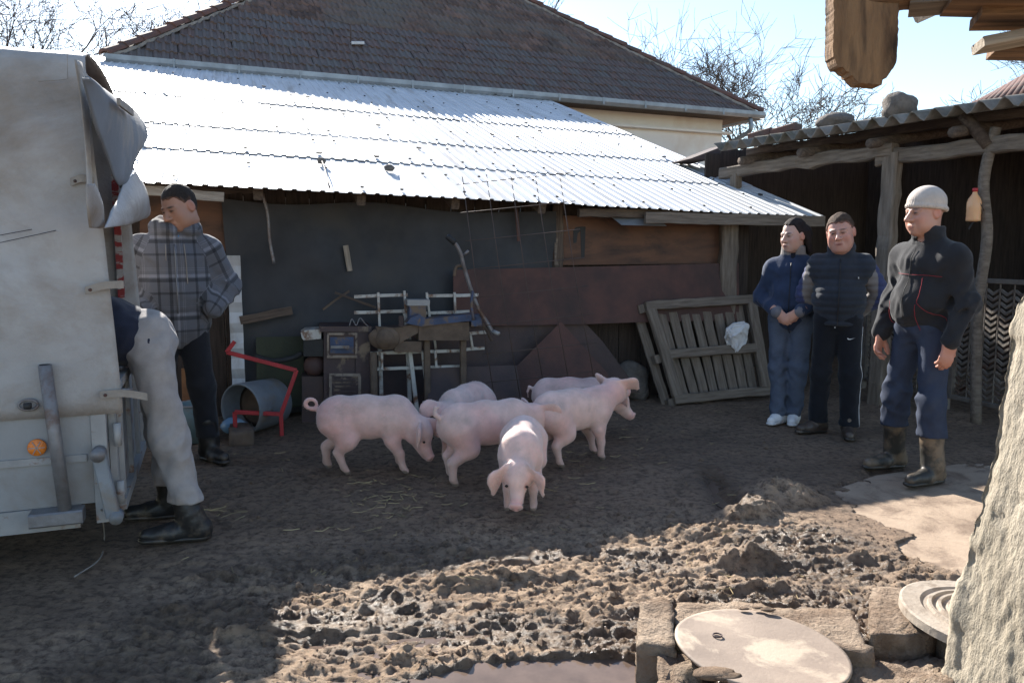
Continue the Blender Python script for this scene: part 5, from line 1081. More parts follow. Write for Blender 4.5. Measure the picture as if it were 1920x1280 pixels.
# ------------------------------------------------------------------ heads and hands in their own frames
def head_mesh(style):
    w = style.get('wide', 1.0); f = Field((-.15, -.13, -.22), (.16, .13, .16), .0045)
    f.ell((-.012, 0, .035), (.098, .078 * w, .095), .02); jw = style.get('jaw', 1.0); f.ell((.022, 0, -.04), (.070, .060 * w * jw, .080), .05); f.ell((.062, 0, -.098), (.026, .028 * w, .020), .04)
    for s in (-1, 1):
        f.ell((.052, s * .042 * w, -.022), (.032, .026, .028), .03); f.ell((.030, s * .050 * w * jw, -.066), (.04, .024 * jw, .032), .04)
        f.ell((.103, s * .032, .010), (.024, .024, .0155), .018, sub=True)
        f.ell((.078, s * .032, .008), (.0155, .0175, .0125), .008)
        f.cone((.088, s * .016, .028), (.074, s * .052, .026), .009, .007, .014)
        f.ell((-.012, s * .081 * w, .000), (.026, .011, .034), .008); f.ell((-.002, s * .091 * w, .002), (.014, .006, .02), .006, sub=True)
    f.cone((.090, 0, .018), (.120, 0, -.026), .0085, .0145, .012); f.ell((.104, .013, -.031), (.012, .009, .009), .008); f.ell((.104, -.013, -.031), (.012, .009, .009), .008)
    f.cone((.088, -.017, -.062), (.088, .017, -.062), .010, None, .012); f.cone((.085, -.015, -.075), (.085, .015, -.075), .010, None, .012); f.cone((.104, -.024, -.068), (.104, .024, -.068), .0035, None, .004, sub=True)
    f.cone((-.025, 0, -.06), (-.042, 0, -.21), .056 * w, .060 * w, .035)
    if style.get('chin2'): f.ell((.03, 0, -.105), (.05, .05, .03), .04)
    V, F = f.mesh(); V = smoothv(V, F, 1)
    sk = np.array(style['skin']); col = np.tile(sk, (len(V), 1))
    def paint(c, r, colr, amt=1.0):
        d = np.sqrt((((V - np.array(c)) / np.array(r))**2).sum(1)); t = np.clip(1.4 - d, 0, 1)[:, None] * amt; col[:] = col * (1 - t) + np.array(colr) * t
    for s in (-1, 1):
        paint((.06, s * .045, -.03), (.035, .03, .028), sk * np.array([1.08, .72, .68]), style.get('blush', .35)); paint((-.01, s * .088, 0), (.03, .02, .035), sk * np.array([1.1, .72, .66]), .6)
        paint((.090, s * .032, .031), (.014, .026, .0055), np.array(style['brow']), .95); paint((.088, s * .032, .012), (.02, .022, .014), sk * .62, .45); paint((.092, s * .032, .009), (.016, .015, .0050), (.03, .02, .018), 1.0)
    paint((.118, 0, -.028), (.02, .016, .014), sk * np.array([1.05, .75, .72]), .5); paint((.098, 0, -.068), (.016, .022, .010), sk * np.array([.75, .46, .45]), .9); paint((.10, 0, -.068), (.02, .024, .003), (.06, .025, .025), .9)
    if style.get('stubble'): paint((.055, 0, -.092), (.07, .065, .042), sk * np.array([.68, .66, .66]), style['stubble'])
    return V, F, col
def hair_mesh(style):
    f = Field((-.2, -.15, -.2), (.15, .15, .17), .005); kind = style['hair']
    if kind == 'beanie':
        f.ell((-.014, 0, .058), (.108, .096, .098), .01); f.cut((-.2, 0, .98), .025)
        rim = [np.array([-.014 + .103 * math.cos(t), .091 * math.sin(t), 0]) for t in np.linspace(0, 2*math.pi, 27)]
        for i in range(26):
            p_, q_ = rim[i].copy(), rim[i+1].copy(); p_[2] = .034 + .204 * p_[0]; q_[2] = .034 + .204 * q_[0]; f.cone(p_, q_, .0095, None, .012)
        f.noise(lambda P: .0022 * np.sin(np.arctan2(P[:, 1], P[:, 0] + .014) * 46) * np.clip((.13 - P[:, 2]) * 20, 0, 1))
    else:
        w = style.get('wide', 1.0); th = style.get('hair_t', .010)
        f.ell((-.016, 0, .036), (.098 + th * .7, .079 * w + th * .35, .095 + th), .01)
        # keep the cap above and behind the hairline
        sl, P = f._box(f.lo, f.lo + f.h * (f.n - 1), 0)
        line = np.maximum(.062 + .25 * (P[..., 0] - .07) - P[..., 2], 0)
        front = style.get('front', .062); lowb = style.get('nape', -.03)
        hl = np.interp(P[..., 0], [-.06, -.035, -.030, .012, .020, .045, .060], [lowb, lowb, .020, .004, .020, front - .008, front]) + .004 * np.sin(P[..., 1] * 160)
        f.A = np.maximum(f.A, (hl - P[..., 2]).astype(np.float32) * .7)
        if kind == 'pulled':
            f.ell((-.118, 0, .015), (.058, .066, .066), .03); f.cone((-.11, .02, -.02), (-.105, .05, -.14), .04, .02, .03); f.cone((-.06, .075, .02), (-.075, .092, -.13), .03, .018, .03); f.cone((-.02, .083 * w, .03), (-.06, .088 * w, -.09), .012, .006, .02); f.cone((-.02, -.083 * w, .03), (-.06, -.09 * w, -.07), .012, .006, .02)
        f.noise(lambda P: .0030 * snoise(P, 90, 3) + .003 * snoise(P, 34, 5))
    V, F = f.mesh(); V = smoothv(V, F, 1); return V, F
def hairline(P, front, lowb): return np.interp(P[..., 0], [-.06, -.035, -.030, .012, .020, .045, .060], [lowb, lowb, .020, .004, .020, front - .008, front])
def hand_mesh(curl=.5, spread=.06, thumb=.5):
    f = Field((-.09, -.075, -.11), (.20, .09, .06), .0036)
    f.cone((-.085, 0, 0), (-.01, 0, 0), .031, .029, .02, (0, 0, 1), .78); f.cone((-.005, 0, 0), (.062, .0, 0), .036, .043, .025, (0, 0, 1), .42)
    for y, L, bx in ((.029, .066, .078), (.0095, .076, .083), (-.010, .070, .081), (-.029, .055, .073)):
        p = np.array([bx - .01, y, .003]); a = curl * .6 + random.uniform(-.06, .06); ya = y / .03 * spread
        for seg, rr in ((.45, (.0105, .0096)), (.32, (.0096, .0088)), (.25, (.0088, .0074))):
            d = np.array([math.cos(a) * math.cos(ya), math.sin(ya), -math.sin(a)]); q = p + d * L * seg; f.cone(p, q, rr[0], rr[1], .006); p = q; a += curl * .9
    p0 = np.array([.008, .024, -.008]); p1 = np.array([.040, .048, -.018 - .012 * thumb]); p2 = np.array([.068, .046, -.03 - .02 * thumb]); p3 = np.array([.086, .038, -.036 - .03 * thumb])
    f.chain([p0, p1, p2, p3], [.017, .0135, .0115, .0095], .012)
    V, F = f.mesh(); return smoothv(V, F, 1), F
_hand_cache = {}
# ------------------------------------------------------------------ one person
def person(J, base, theta, label, sty, group=None):
    """J: joints in the person's own frame (x forward, y left, z up)"""
    base = np.array([base[0], base[1], base[2] if len(base) > 2 else 0.0]); Rz = rotm(theta); sc = sty['H'] / 1.75
    root = thing('person', base, label, 'person')
    def W(P): return base + (np.asarray(P, float) * sc) @ Rz.T
    g = {}
    for k, v in J.items(): g[k] = np.array(v, float)
    sty['skin'] = np.array(sty['skin']) * .86; skin = sty['skin']
    # -- skin: head, hands and the body under the clothes, one object
    Vs, Fs, Cs = [], [], []; off = 0
    def add(V, F, C):
        nonlocal off
        Vs.append(V); Fs.append(F + off); Cs.append(C); off += len(V)
    HR = rotm(*sty['head_rot']); hs = sty.get('head_s', 1.0) * 1.07; sty['head_s'] = hs; V, F, C = head_mesh(sty); hv = V * hs
    R2 = rotm(sty['head_rot'][0] * .25, sty['head_rot'][1] * .2, 0); wn_ = smooth01(V[:, 2:], -.17, -.085); add(W(g['head'] + wn_ * (hv @ HR.T) + (1 - wn_) * (hv @ R2.T)), F, C)
    fb = Field((-.5, -.5, -.05), (1.0, .5, 1.75), .016)
    fb.chain([g['pelvis'], g['waist'], g['chest'], g['neck']], [.11, .10, .12, .05], .05)
    for s in ('L', 'R'):
        fb.chain([g['hip' + s], g['kn' + s], g['an' + s]], [.07, .05, .035], .03); fb.chain([g['chest'] * .4 + g['sh' + s] * .6, g['sh' + s], g['el' + s], g['wr' + s]], [.06, .045, .036, .026], .03)
    V, F = fb.mesh(); add(W(V), F, np.tile(skin, (len(V), 1)))
    for s in ('L', 'R'):
        hd = sty.get('hand' + s)
        if hd is None: continue
        V, F = hand_mesh(hd.get('curl', .5), .05, hd.get('thumb', .5)); V = V * hd.get('s', 1.0)
        if s == 'R': V = V * np.array([1, -1, 1]); F = F[:, ::-1]
        # hand frame: x along the fingers, z out of the back of the hand
        x = np.array(hd['dir'], float); x /= np.linalg.norm(x); z = np.array(hd['back'], float); z -= x * (z @ x); z /= np.linalg.norm(z); y = np.cross(z, x); Mh = np.stack([x, y, z], 1)
        C = np.tile(skin * np.array([1.0, .86, .82]), (len(V), 1)); add(W(g['wr' + s] + x * .025 + V @ Mh.T), F, C)
    body = mesh_obj('body', np.vstack(Vs), np.vstack(Fs), M['skin'], root, smooth=True, attrs={'col': np.vstack(Cs)})
    for s in (-1, 1):
        c = W(g['head'] + (np.array([.0845, s * .032, .009]) * hs) @ HR.T); V, F = tube_data([c - np.array([0, 0, .004]), c, c + np.array([0, 0, .004])], [.004, .0075, .004], 8); mesh_obj('eye', V, F, M['eye_dark'], body, smooth=True)
    # -- hair or hat
    V, F = hair_mesh(sty); hc = np.array(sty['hair_col']); cc = np.tile(hc, (len(V), 1))
    if sty['hair'] == 'short':
        t = np.clip((V[:, 2] - hairline(V, sty.get('front', .062), sty.get('nape', -.03))) / np.where(V[:, 0] > .03, .014, .045), 0, 1)[:, None]; cc = skin * .45 * (1 - t) + cc * t
    if sty['hair'] == 'beanie': o = mesh_obj('knit_hat', W(g['head'] + (V * hs) @ HR.T), F, M['cloth'], root, smooth=True, attrs={'col': cc})
    else: o = mesh_obj('hair', W(g['head'] + (V * hs) @ HR.T), F, M['hair'], root, smooth=True, attrs={'col': cc})
    # -- trousers
    tr = sty['trousers']; gt = tr.get('girth', 1.0); f = Field((-.45, -.40, -.05), (.45, .40, 1.25), .0085)
    pe = g['pelvis']; f.ell(pe + np.array([0, 0, .03]), (.118 * gt, .150 * gt, .13), .04); f.cone(pe, g['waist'], .112 * gt, .098 * gt, .05, (0, 1, 0), 1.22)
    for s in ('L', 'R'):
        an = g['an' + s]; kn = g['kn' + s]; hp = g['hip' + s]
        f.cone(hp, kn, .089 * gt, .068 * gt, .05); f.cone(kn, an, .070 * gt, tr.get('cuff', .056), .03)
        if tr.get('bunch'): f.ell(an + np.array([0, 0, .06]), (.078, .075, .055), .03)
    amp = tr.get('amp', .006)
    kz = [(g['knL'], 1), (g['knR'], 1), (g['anL'], 1.6), (g['anR'], 1.6), (g['pelvis'], .8)]
    def fold(P):
        w = .25
        for c, a in kz: w = w + a * np.exp(-((P - c)**2).sum(1) / .02)
        r = 1 - 2.2 * np.abs(snoise(P * np.array([.8, .8, 1.0]), 15, 2)); r2 = 1 - 2.2 * np.abs(snoise(P * np.array([1.3, 1.3, .7]), 24, 4)); return -amp * w * (r * 1.1 + .6 * r2)
    f.noise(fold)
    zc = tr.get('hem', .07)
    if not tr.get('nocut'): f.cut((0, 0, 1), zc)
    V, F = f.mesh(); V = smoothv(V, F, 1); col = np.tile(np.array(tr['col']), (len(V), 1))
    to = mesh_obj('trousers', W(V), F, M[tr.get('mat', 'cloth')], root, smooth=True, attrs={'col': col})
    if tr.get('stripe'):
        pts = []
        for t in np.linspace(0, 1, 26):
            c = g['hipL'] * (1 - t*2) + g['knL'] * t*2 if t < .5 else g['knL'] * (2 - 2*t) + g['anL'] * (t*2 - 1); pts.append(c)
        pts = np.array(pts); d = V[:, None, 2] - pts[None, :, 2]; near = np.abs(d).argmin(1); outw = np.array(tr['stripe_dir'], float); outw /= np.linalg.norm(outw)
        sp_ = []
        for i, p in enumerate(pts):
            m_ = np.abs(V[:, 2] - p[2]) < .008; m_ &= V[:, 1] > -.02
            if m_.sum() < 3 or p[2] > .90: continue
            q = V[m_]; m2 = np.abs(q[:, 0] - p[0] - .03) < .03; q = q[m2] if m2.any() else q; j = q[:, 1].argmax(); sp_.append(q[j])
        sp_ = W(np.array(sp_)); x = W(np.array([-outw[1], outw[0], 0])) - W(np.zeros(3)); x /= np.linalg.norm(x); VV = []; n3 = W(outw) - W(np.zeros(3)); n3 /= np.linalg.norm(n3)
        for c in sp_: VV += [c - x * .008 - n3 * .004, c + x * .008 - n3 * .004, c + x * .008 + n3 * .002, c - x * .008 + n3 * .002]
        FF = [(i*4 + a, i*4 + (a+1) % 4, i*4 + 4 + (a+1) % 4, i*4 + 4 + a) for i in range(len(sp_) - 1) for a in range(4)]; mesh_obj('side_stripe', VV, FF, M['white_print'], to)
    # -- shoes
    for s in ('L', 'R'):
        sh = sty['shoes']; an = g['an' + s]; yw = sh.get('yaw' + s, 0.0); d = np.array([math.cos(yw), math.sin(yw), 0]); fl = sh.get('floor' + s, 0.0)
        f = Field(an + np.array([-.22, -.2, -.16]), an + np.array([.30, .2, .40]), .007); b0 = np.array([an[0], an[1], fl]); L = sh.get('len', 1.0); pit = sh.get('pitch' + s, 0.0); up = np.array([0, 0, 1.0])
        dd = d * math.cos(pit) - up * math.sin(pit); hl = b0 - d * .045 + up * (.048 + .1 * math.sin(pit)); toe = hl + dd * .215 * L; toe[2] = max(toe[2], fl + .03)
        f.cone(hl, hl + (toe - hl) * .55, .046, .046, .03); f.cone(hl + (toe - hl) * .5, toe, .044, .036, .03); f.cone(hl + up * .01, an + up * .04, .048, .05, .04)
        if sh.get('shaft'): f.cone(an + up * .02, an * (1 - sh['shaft']) + g['kn' + s] * sh['shaft'], sh.get('r', .06), sh.get('r2', .07), .03)
        f.noise(lambda P: sh.get('amp', .002) * snoise(P, 40, 4))
        if pit == 0: f.cut((0, 0, 1), fl + .018)
        V, F = f.mesh(); V = smoothv(V, F, 1); col = np.tile(np.array(sh['col']), (len(V), 1))
        so = mesh_obj(sh['name'], W(V), F, M[sh.get('mat', 'leather')], root, smooth=True, attrs={'col': col})
        f = Field(an + np.array([-.22, -.2, -.16]), an + np.array([.30, .2, .1]), .006)
        f.cone(hl * np.array([1, 1, 0]) + up * (hl[2] - .034), toe * np.array([1, 1, 0]) + up * (toe[2] - .022), .049, .043, .02, up, .42)
        V, F = f.mesh(); mesh_obj('sole', W(V), F, M['leather'], so, smooth=True, attrs={'col': np.tile(np.array(sh.get('sole', (.03, .028, .025))), (len(V), 1))})
    # -- jacket
    jk = sty['jacket']; gj = jk.get('girth', 1.0); f = Field((-.45, -.50, .45), (1.0, .50, 1.72), .0085); ch, wa = g['chest'], g['waist']; upv = ch - pe; upv /= np.linalg.norm(upv)
    flat = np.array([0, 1.0, 0])
    f.cone(pe - upv * .02, wa, .125 * gj, .128 * gj, .05, flat, 1.30); f.cone(wa, ch, .130 * gj, .125 * gj, .05, flat, 1.34); f.cone(g['shL'] * .8 + ch * .2, g['shR'] * .8 + ch * .2, .078, None, .07)
    for s in ('L', 'R'): f.cone(g['neck'] + np.array([-.01, 0, -.045]), g['sh' + s] + np.array([0, 0, .0]), .062, .060, .05)
    f.ell(wa + np.array(jk.get('belly_off', (.03, 0, 0))), (.12 * gj, .15 * gj, .15), .05); f.cone(ch + upv * .06, g['neck'] + np.array([0, 0, -.02]), .12, .075, .05)
    hem = pe - upv * jk.get('hem', .10); f.cut(upv, upv @ hem)
    if jk.get('band'): f.cone(hem + upv * .02, hem + upv * .045, .124 * gj, None, .012, flat, 1.30)
    slv = jk.get('sleeve', (.070, .058, .044)); tags = []
    if not jk.get('vest'):
        for s in ('L', 'R'):
            f.cone(g['sh' + s] + np.array([0, 0, -.02]), g['el' + s], slv[0], slv[1], .05); e = g['el' + s]; w_ = g['wr' + s]; w2 = e + (w_ - e) * (1 if jk.get('cuffs', True) else .96)
            f.cone(e, w2, slv[1], slv[2], .03)
    else:
        for s in ('L', 'R'): f.ell(g['sh' + s] + np.array([0, 0, -.01]), (.09, .06, .10), .04)
    f.cone(g['neck'] + np.array([.06, 0, .10]), g['neck'] + np.array([.0, 0, -.04]), .060, .052, .015, sub=True)
    if jk.get('hood'):
        hn = g['neck']; 
        for t in np.linspace(-2.5, 2.5, 14):
            a = np.array([.092 * math.cos(t + math.pi) + .012, .108 * math.sin(t + math.pi), .03 + .03 * math.cos(t)]) ; b_ = np.array([.092 * math.cos(t + .38 + math.pi) + .012, .108 * math.sin(t + .38 + math.pi), .03 + .03 * math.cos(t + .38)])
            f.cone(hn + a, hn + b_, .030, None, .04)
    if jk.get('collar'):
        hn = g['neck']; ct = jk['collar']
        for t in np.linspace(-2.6, 2.6, 18):
            a = np.array([.072 * math.cos(t + math.pi) + .012, .078 * math.sin(t + math.pi), 0]); b_ = np.array([.072 * math.cos(t + .3 + math.pi) + .012, .078 * math.sin(t + .3 + math.pi), 0])
            for h in np.linspace(-.02, ct, 4): f.cone(hn + a * (1 + h) + np.array([0, 0, h]), hn + b_ * (1 + h) + np.array([0, 0, h]), .014, None, .012)
    amp = jk.get('amp', .007); cs = [(g['elL'], 1.3), (g['elR'], 1.3), (wa, .7), (hem, .6), ((g['shL'] + ch) / 2, .5), ((g['shR'] + ch) / 2, .5), ((g['elL'] + g['wrL']) / 2, .9), ((g['elR'] + g['wrR']) / 2, .9)]
    quilt = jk.get('quilt')
    def fold2(P):
        w = .40
        for c, a in cs: w = w + a * np.exp(-((P - c)**2).sum(1) / .014)
        r1 = 1 - 2.2 * np.abs(snoise(P * np.array([1, 1, .9]), 15, 1)); r2 = 1 - 2.2 * np.abs(snoise(P * np.array([1.2, 1.2, .8]), 26, 3)); r = -amp * w * (r1 * 1.1 + .6 * r2)
        if quilt: r = r - .009 * np.abs(np.sin(P[:, 2] * math.pi / quilt)) ** .6
        return r
    f.noise(fold2); V, F = f.mesh(); V = smoothv(V, F, 1)
    # cloth coordinates: straight on the body, along the bone on the sleeves
    def segd(P, a, b_): ab = b_ - a; t = np.clip(((P - a) @ ab) / (ab @ ab), 0, 1); q = P - a - t[:, None] * ab; return np.sqrt((q*q).sum(1)), t * np.linalg.norm(ab), q
    uv = np.stack([V[:, 1], V[:, 2], V[:, 0] * 0], 1); dbest = np.full(len(V), 1e9); db, _, _ = segd(V, pe, ch); db = db - .165; isarm = np.zeros(len(V), bool)
    for s in ('L', 'R'):
        L0 = np.linalg.norm(g['el' + s] - g['sh' + s])
        for (a, b_, o_, r_) in ((g['sh' + s], g['el' + s], 0, slv[0]), (g['el' + s], g['wr' + s], L0, slv[1])):
            d, t, q = segd(V, a, b_); d = d - r_; m_ = (d < dbest) & (d < db); ax = (b_ - a) / np.linalg.norm(b_ - a); e1 = np.cross(ax, np.array([1, 0, 0.3])); e1 /= np.linalg.norm(e1); e2 = np.cross(ax, e1)
            uv[m_, 0] = (np.arctan2(q @ e2, q @ e1) * .06)[m_]; uv[m_, 1] = (1.42 - o_ - ((V - a) @ ax))[m_]; dbest[m_] = d[m_]; isarm |= m_
    col = np.tile(np.array(jk['col']), (len(V), 1))
    if jk.get('paint'): jk['paint'](V, col, isarm, g)
    jo = mesh_obj(jk['name'], W(V), F, M[jk.get('mat', 'cloth')], root, smooth=True, attrs={'col': col, 'puv': uv})
    if jk.get('vest'):                                  # shirt with sleeves under the vest
        f = Field((-.75, -.55, .6), (.75, .55, 1.65), .010); f.cone(ch, wa, .115 * gj, None, .04, flat, 1.3)
        for s in ('L', 'R'): f.cone(g['sh' + s], g['el' + s], slv[0], slv[1], .045); f.cone(g['el' + s], g['wr' + s], slv[1], slv[2], .03)
        f.noise(fold2); V, F = f.mesh(); V = smoothv(V, F, 1); col = np.tile(np.array(jk['shirt']), (len(V), 1))
        if jk.get('shirt_paint'): jk['shirt_paint'](V, col, g)
        mesh_obj('shirt', W(V), F, M['cloth'], root, smooth=True, attrs={'col': col})
    if sty.get('tee'):
        f = Field(g['neck'] + np.array([-.15, -.15, -.18]), g['neck'] + np.array([.2, .15, .1]), .006); f.cone(g['neck'] + np.array([.02, 0, -.01]), g['neck'] + np.array([.03, 0, -.12]), .062, .08, .02); V, F = f.mesh()
        mesh_obj('undershirt', W(V), F, M['cloth'], root, smooth=True, attrs={'col': np.tile(np.array(sty['tee']), (len(V), 1))})
    # trims that follow the jacket front: polyline in (y, z), snapped to the cloth
    def snap(pts, side=1.0):
        out = []
        from_x = 1.0
        for (y, z) in pts:
            m_ = (np.abs(Vj[:, 1] - y) < .014) & (np.abs(Vj[:, 2] - z) < .014); x = Vj[m_, 0].max() if m_.any() else .13; out.append((x + .0015, y, z))
        return W(np.array(out))
    Vj = None
    if jk.get('trims'):
        Vj = (np.array([v.co for v in jo.data.vertices]) + np.array(WM[jo].translation) - base) @ Rz / sc
        for (nm, mt, r, pts) in jk['trims']:
            P = spline([(*p, 0) for p in pts], 8)[:, :2]; tube(nm, snap(P), r, M[mt], jo, 5)
    return root, W, g, to
STAND = dict(pelvis=(0, 0, .96), waist=(0, 0, 1.10), chest=(0, 0, 1.30), neck=(-.005, 0, 1.48), head=(.03, 0, 1.635), hipL=(0, .085, .92), hipR=(0, -.085, .92), knL=(.02, .10, .50), knR=(.02, -.10, .50), anL=(-.02, .11, .09), anR=(-.02, -.11, .09),
             shL=(-.01, .185, 1.41), shR=(-.01, -.185, 1.41), elL=(-.03, .27, 1.14), elR=(-.03, -.27, 1.14), wrL=(.06, .25, .90), wrR=(.06, -.25, .90))
def pose(**kw): j = dict(STAND); j.update(kw); return j
def facing(x, y): return math.atan2(y, x)
# ================================================================== PEOPLE
TAN = np.array((.62, .36, .26))
# man in the plaid hoodie
sty = dict(H=1.80, skin=(.50, .27, .185), brow=(.03, .022, .018), head_rot=(R_(-50), R_(20), R_(8)), hair='short', hair_col=(.036, .028, .023), hair_t=.011, front=.076, nape=-.05, stubble=.45, wide=1.05, blush=.3, tee=(.05, .22, .5),
    trousers=dict(col=(.018, .018, .022), girth=1.1, cuff=.062, hem=.16, amp=.006), shoes=dict(name='boot', col=(.016, .015, .015), sole=(.02, .018, .016), shaft=.42, r=.062, r2=.070, yawL=.35, yawR=-.2, len=1.08, amp=.004),
    jacket=dict(name='hoodie', mat='plaid', col=(.3, .3, .32), girth=1.20, hem=.08, band=True, hood=True, sleeve=(.078, .070, .056), amp=.015, trims=[('zip', 'zip', .004, [(0, 1.40), (.0, 1.2), (0, .98)]), ('drawstring', 'strap', .003, [(.055, 1.40), (.06, 1.28), (.062, 1.16)]), ('drawstring', 'strap', .003, [(-.05, 1.40), (-.052, 1.3)])]))
J = pose(shL=(-.01, .205, 1.375), shR=(-.01, -.205, 1.375), elL=(-.07, .315, 1.13), elR=(-.07, -.325, 1.13), wrL=(.13, .20, 1.0), wrR=(.13, -.20, 1.0), head=(.045, .045, 1.618), neck=(-.005, .02, 1.48), anL=(.0, .16, .09), anR=(-.05, -.12, .09), knL=(.03, .13, .5), knR=(.02, -.11, .5))
person(J, (-2.18, 5.08), facing(.45, -.9), 'man in a grey plaid zip hoodie and black trousers with both hands in his pockets', sty)
# man bent over the tailgate
def dark_hem(V, col, isarm, g): pass
sty = dict(H=1.75, skin=TAN, brow=(.05, .03, .02), head_rot=(0, R_(60), 0), hair='short', hair_col=(.03, .022, .018),
    trousers=dict(col=(.34, .31, .295), girth=1.05, cuff=.060, hem=.19, amp=.016, bunch=False, mat='cloth'), shoes=dict(name='boot', col=(.018, .017, .017), sole=(.03, .025, .02), shaft=.34, r=.058, r2=.062, len=1.12, amp=.004),
    jacket=dict(name='jacket', col=(.020, .024, .042), girth=1.04, hem=.02, sleeve=(.075, .062, .05), amp=.012))
J = pose(pelvis=(.09, 0, .95), waist=(.235, 0, 1.015), chest=(.46, 0, .985), neck=(.64, 0, .94), head=(.76, 0, .88), hipL=(.07, .10, .90), hipR=(.08, -.10, .90), knL=(.0, .15, .50), knR=(.05, -.15, .5), anL=(-.075, .20, .09), anR=(.03, -.19, .09), shL=(.50, .18, .96), shR=(.50, -.18, .96), elL=(.62, .22, .76), elR=(.62, -.22, .76), wrL=(.74, .14, .58), wrR=(.74, -.14, .58))
person(J, (-1.705, 3.85), facing(-.934, -.358), 'man in light grey sweatpants bent over the trailer tailgate with his upper body inside', sty)
# woman
def grey_trim(V, col, isarm, g):
    hemz = g['pelvis'][2] - .165; m = (V[:, 2] < hemz + .026) & ~isarm; col[m] = (.16, .16, .18)
    nk = V[:, 2] > g['neck'][2] - .012; col[nk & ~isarm] = (.22, .20, .19)
    for s in ('L', 'R'): d = np.linalg.norm(V - g['wr' + s], axis=1); col[d < .052] = (.15, .15, .17)
sty = dict(H=1.63, skin=(.60, .38, .30), brow=(.04, .025, .02), head_rot=(R_(-34), R_(7), 0), hair='pulled', hair_col=(.028, .021, .019), hair_t=.016, front=.094, nape=-.06, wide=1.0, jaw=.88, blush=.45, head_s=1.0, tee=(.012, .014, .022),
    trousers=dict(col=(.085, .105, .15), girth=1.02, cuff=.062, hem=.075, amp=.009, mat='jeans'), shoes=dict(name='shoe', col=(.78, .77, .76), sole=(.7, .69, .67), yawL=.05, yawR=-.25, len=.92, mat='cloth'),
    jacket=dict(name='fleece_jacket', col=(.026, .040, .080), girth=1.03, hem=.165, collar=.05, sleeve=(.068, .060, .048), amp=.009, paint=grey_trim, belly_off=(.04, 0, .03), trims=[('zip', 'black', .003, [(.0, 1.40), (.002, 1.2), (0, 1.0), (0, .8)])]),
    handL=dict(dir=(.25, -.80, -.55), back=(.75, .5, .1), curl=.75, s=.98), handR=dict(dir=(.30, .75, -.58), back=(.8, -.45, .2), curl=.7, s=.98))
J = pose(pelvis=(0, 0, .96), anL=(-.02, .055, .09), anR=(.03, -.065, .09), knL=(.02, .085, .5), knR=(.03, -.085, .5), hipL=(0, .095, .92), hipR=(0, -.095, .92), shL=(-.01, .165, 1.36), shR=(-.01, -.165, 1.36), elL=(-.03, .255, 1.10), elR=(-.03, -.255, 1.10), wrL=(.205, .095, 1.0), wrR=(.205, -.085, .99), head=(.04, 0, 1.625))
person(J, (2.24, 6.28), facing(-.45, -.89), 'woman in a navy fleece jacket and blue jeans with her hands clasped', sty)
# boy
def sleeve_stripe(V, col, g):
    for s, sg in (('L', 1), ('R', -1)):
        m = (V[:, 1] * sg > .10); q = V[:, 0] - (g['sh' + s][0] + (g['wr' + s][0] - g['sh' + s][0]) * np.clip((g['sh' + s][2] - V[:, 2]) / .4, 0, 1)); o_ = np.abs(V[:, 1]) > np.interp(V[:, 2], [1.0, 1.15, 1.3, 1.42], [.235, .285, .275, .215])
        col[m & o_] = (.045, .055, .13)
sty = dict(H=1.645, skin=(.58, .31, .24), brow=(.09, .05, .03), head_rot=(R_(-8), R_(6), R_(7)), hair='short', hair_col=(.075, .048, .033), hair_t=.014, front=.078, nape=-.02, wide=1.08, blush=.75, head_s=1.06, chin2=True,
    trousers=dict(col=(.010, .011, .015), girth=1.10, cuff=.066, hem=.09, amp=.006, stripe=True, stripe_dir=(.1, .99, 0)), shoes=dict(name='boot', col=(.06, .042, .032), sole=(.035, .027, .02), yawL=.05, yawR=-.75, len=1.05, shaft=.25, r=.06, r2=.064, amp=.004),
    jacket=dict(name='vest', vest=True, col=(.026, .031, .042), girth=1.05, hem=.055, collar=.055, sleeve=(.072, .064, .05), amp=.004, quilt=.055, shirt=(.19, .175, .17), shirt_paint=sleeve_stripe, belly_off=(.05, 0, .02), trims=[('zip', 'black', .0035, [(0, 1.42), (.002, 1.2), (0, 1.0), (0, .9)]), ('chest_badge', 'white_print', .004, [(.135, 1.285), (.137, 1.272)]), ('snap', 'white_print', .005, [(-.02, .885), (-.014, .885)])]))
J = pose(shL=(-.02, .18, 1.365), shR=(-.02, -.18, 1.365), elL=(-.09, .315, 1.13), elR=(-.11, -.27, 1.13), wrL=(-.17, .12, .98), wrR=(-.18, -.06, .98), anL=(.07, .12, .09), anR=(.0, -.12, .09), knL=(.04, .11, .5), knR=(.02, -.11, .5), head=(.05, -.01, 1.625))
root, W, g, to = person(J, (2.47, 5.92), facing(-.40, -.91), 'boy in a dark quilted vest and track trousers with his arms behind his back', sty)
Vt = (np.array([v.co for v in to.data.vertices]) + np.array(WM[to].translation) - np.array([2.47, 5.92, 0])) @ rotm(facing(-.40, -.91)) / (1.645 / 1.75)
sw = []
for (y, z) in ((.075, .800), (.084, .790), (.098, .791), (.135, .806), (.100, .797), (.088, .797), (.081, .803)):
    m_ = (np.abs(Vt[:, 1] - y) < .014) & (np.abs(Vt[:, 2] - z) < .014); sw.append((Vt[m_, 0].max() + .003, y, z))
sw = W(np.array(sw)); n3 = np.array([-.40, -.91, 0]); mesh_obj('logo', np.vstack([sw, sw + n3 * .002]), [tuple(range(7, 14)), tuple(range(6, -1, -1))] + [(i, (i+1) % 7, 7 + (i+1) % 7, 7 + i) for i in range(7)], M['white_print'], to)
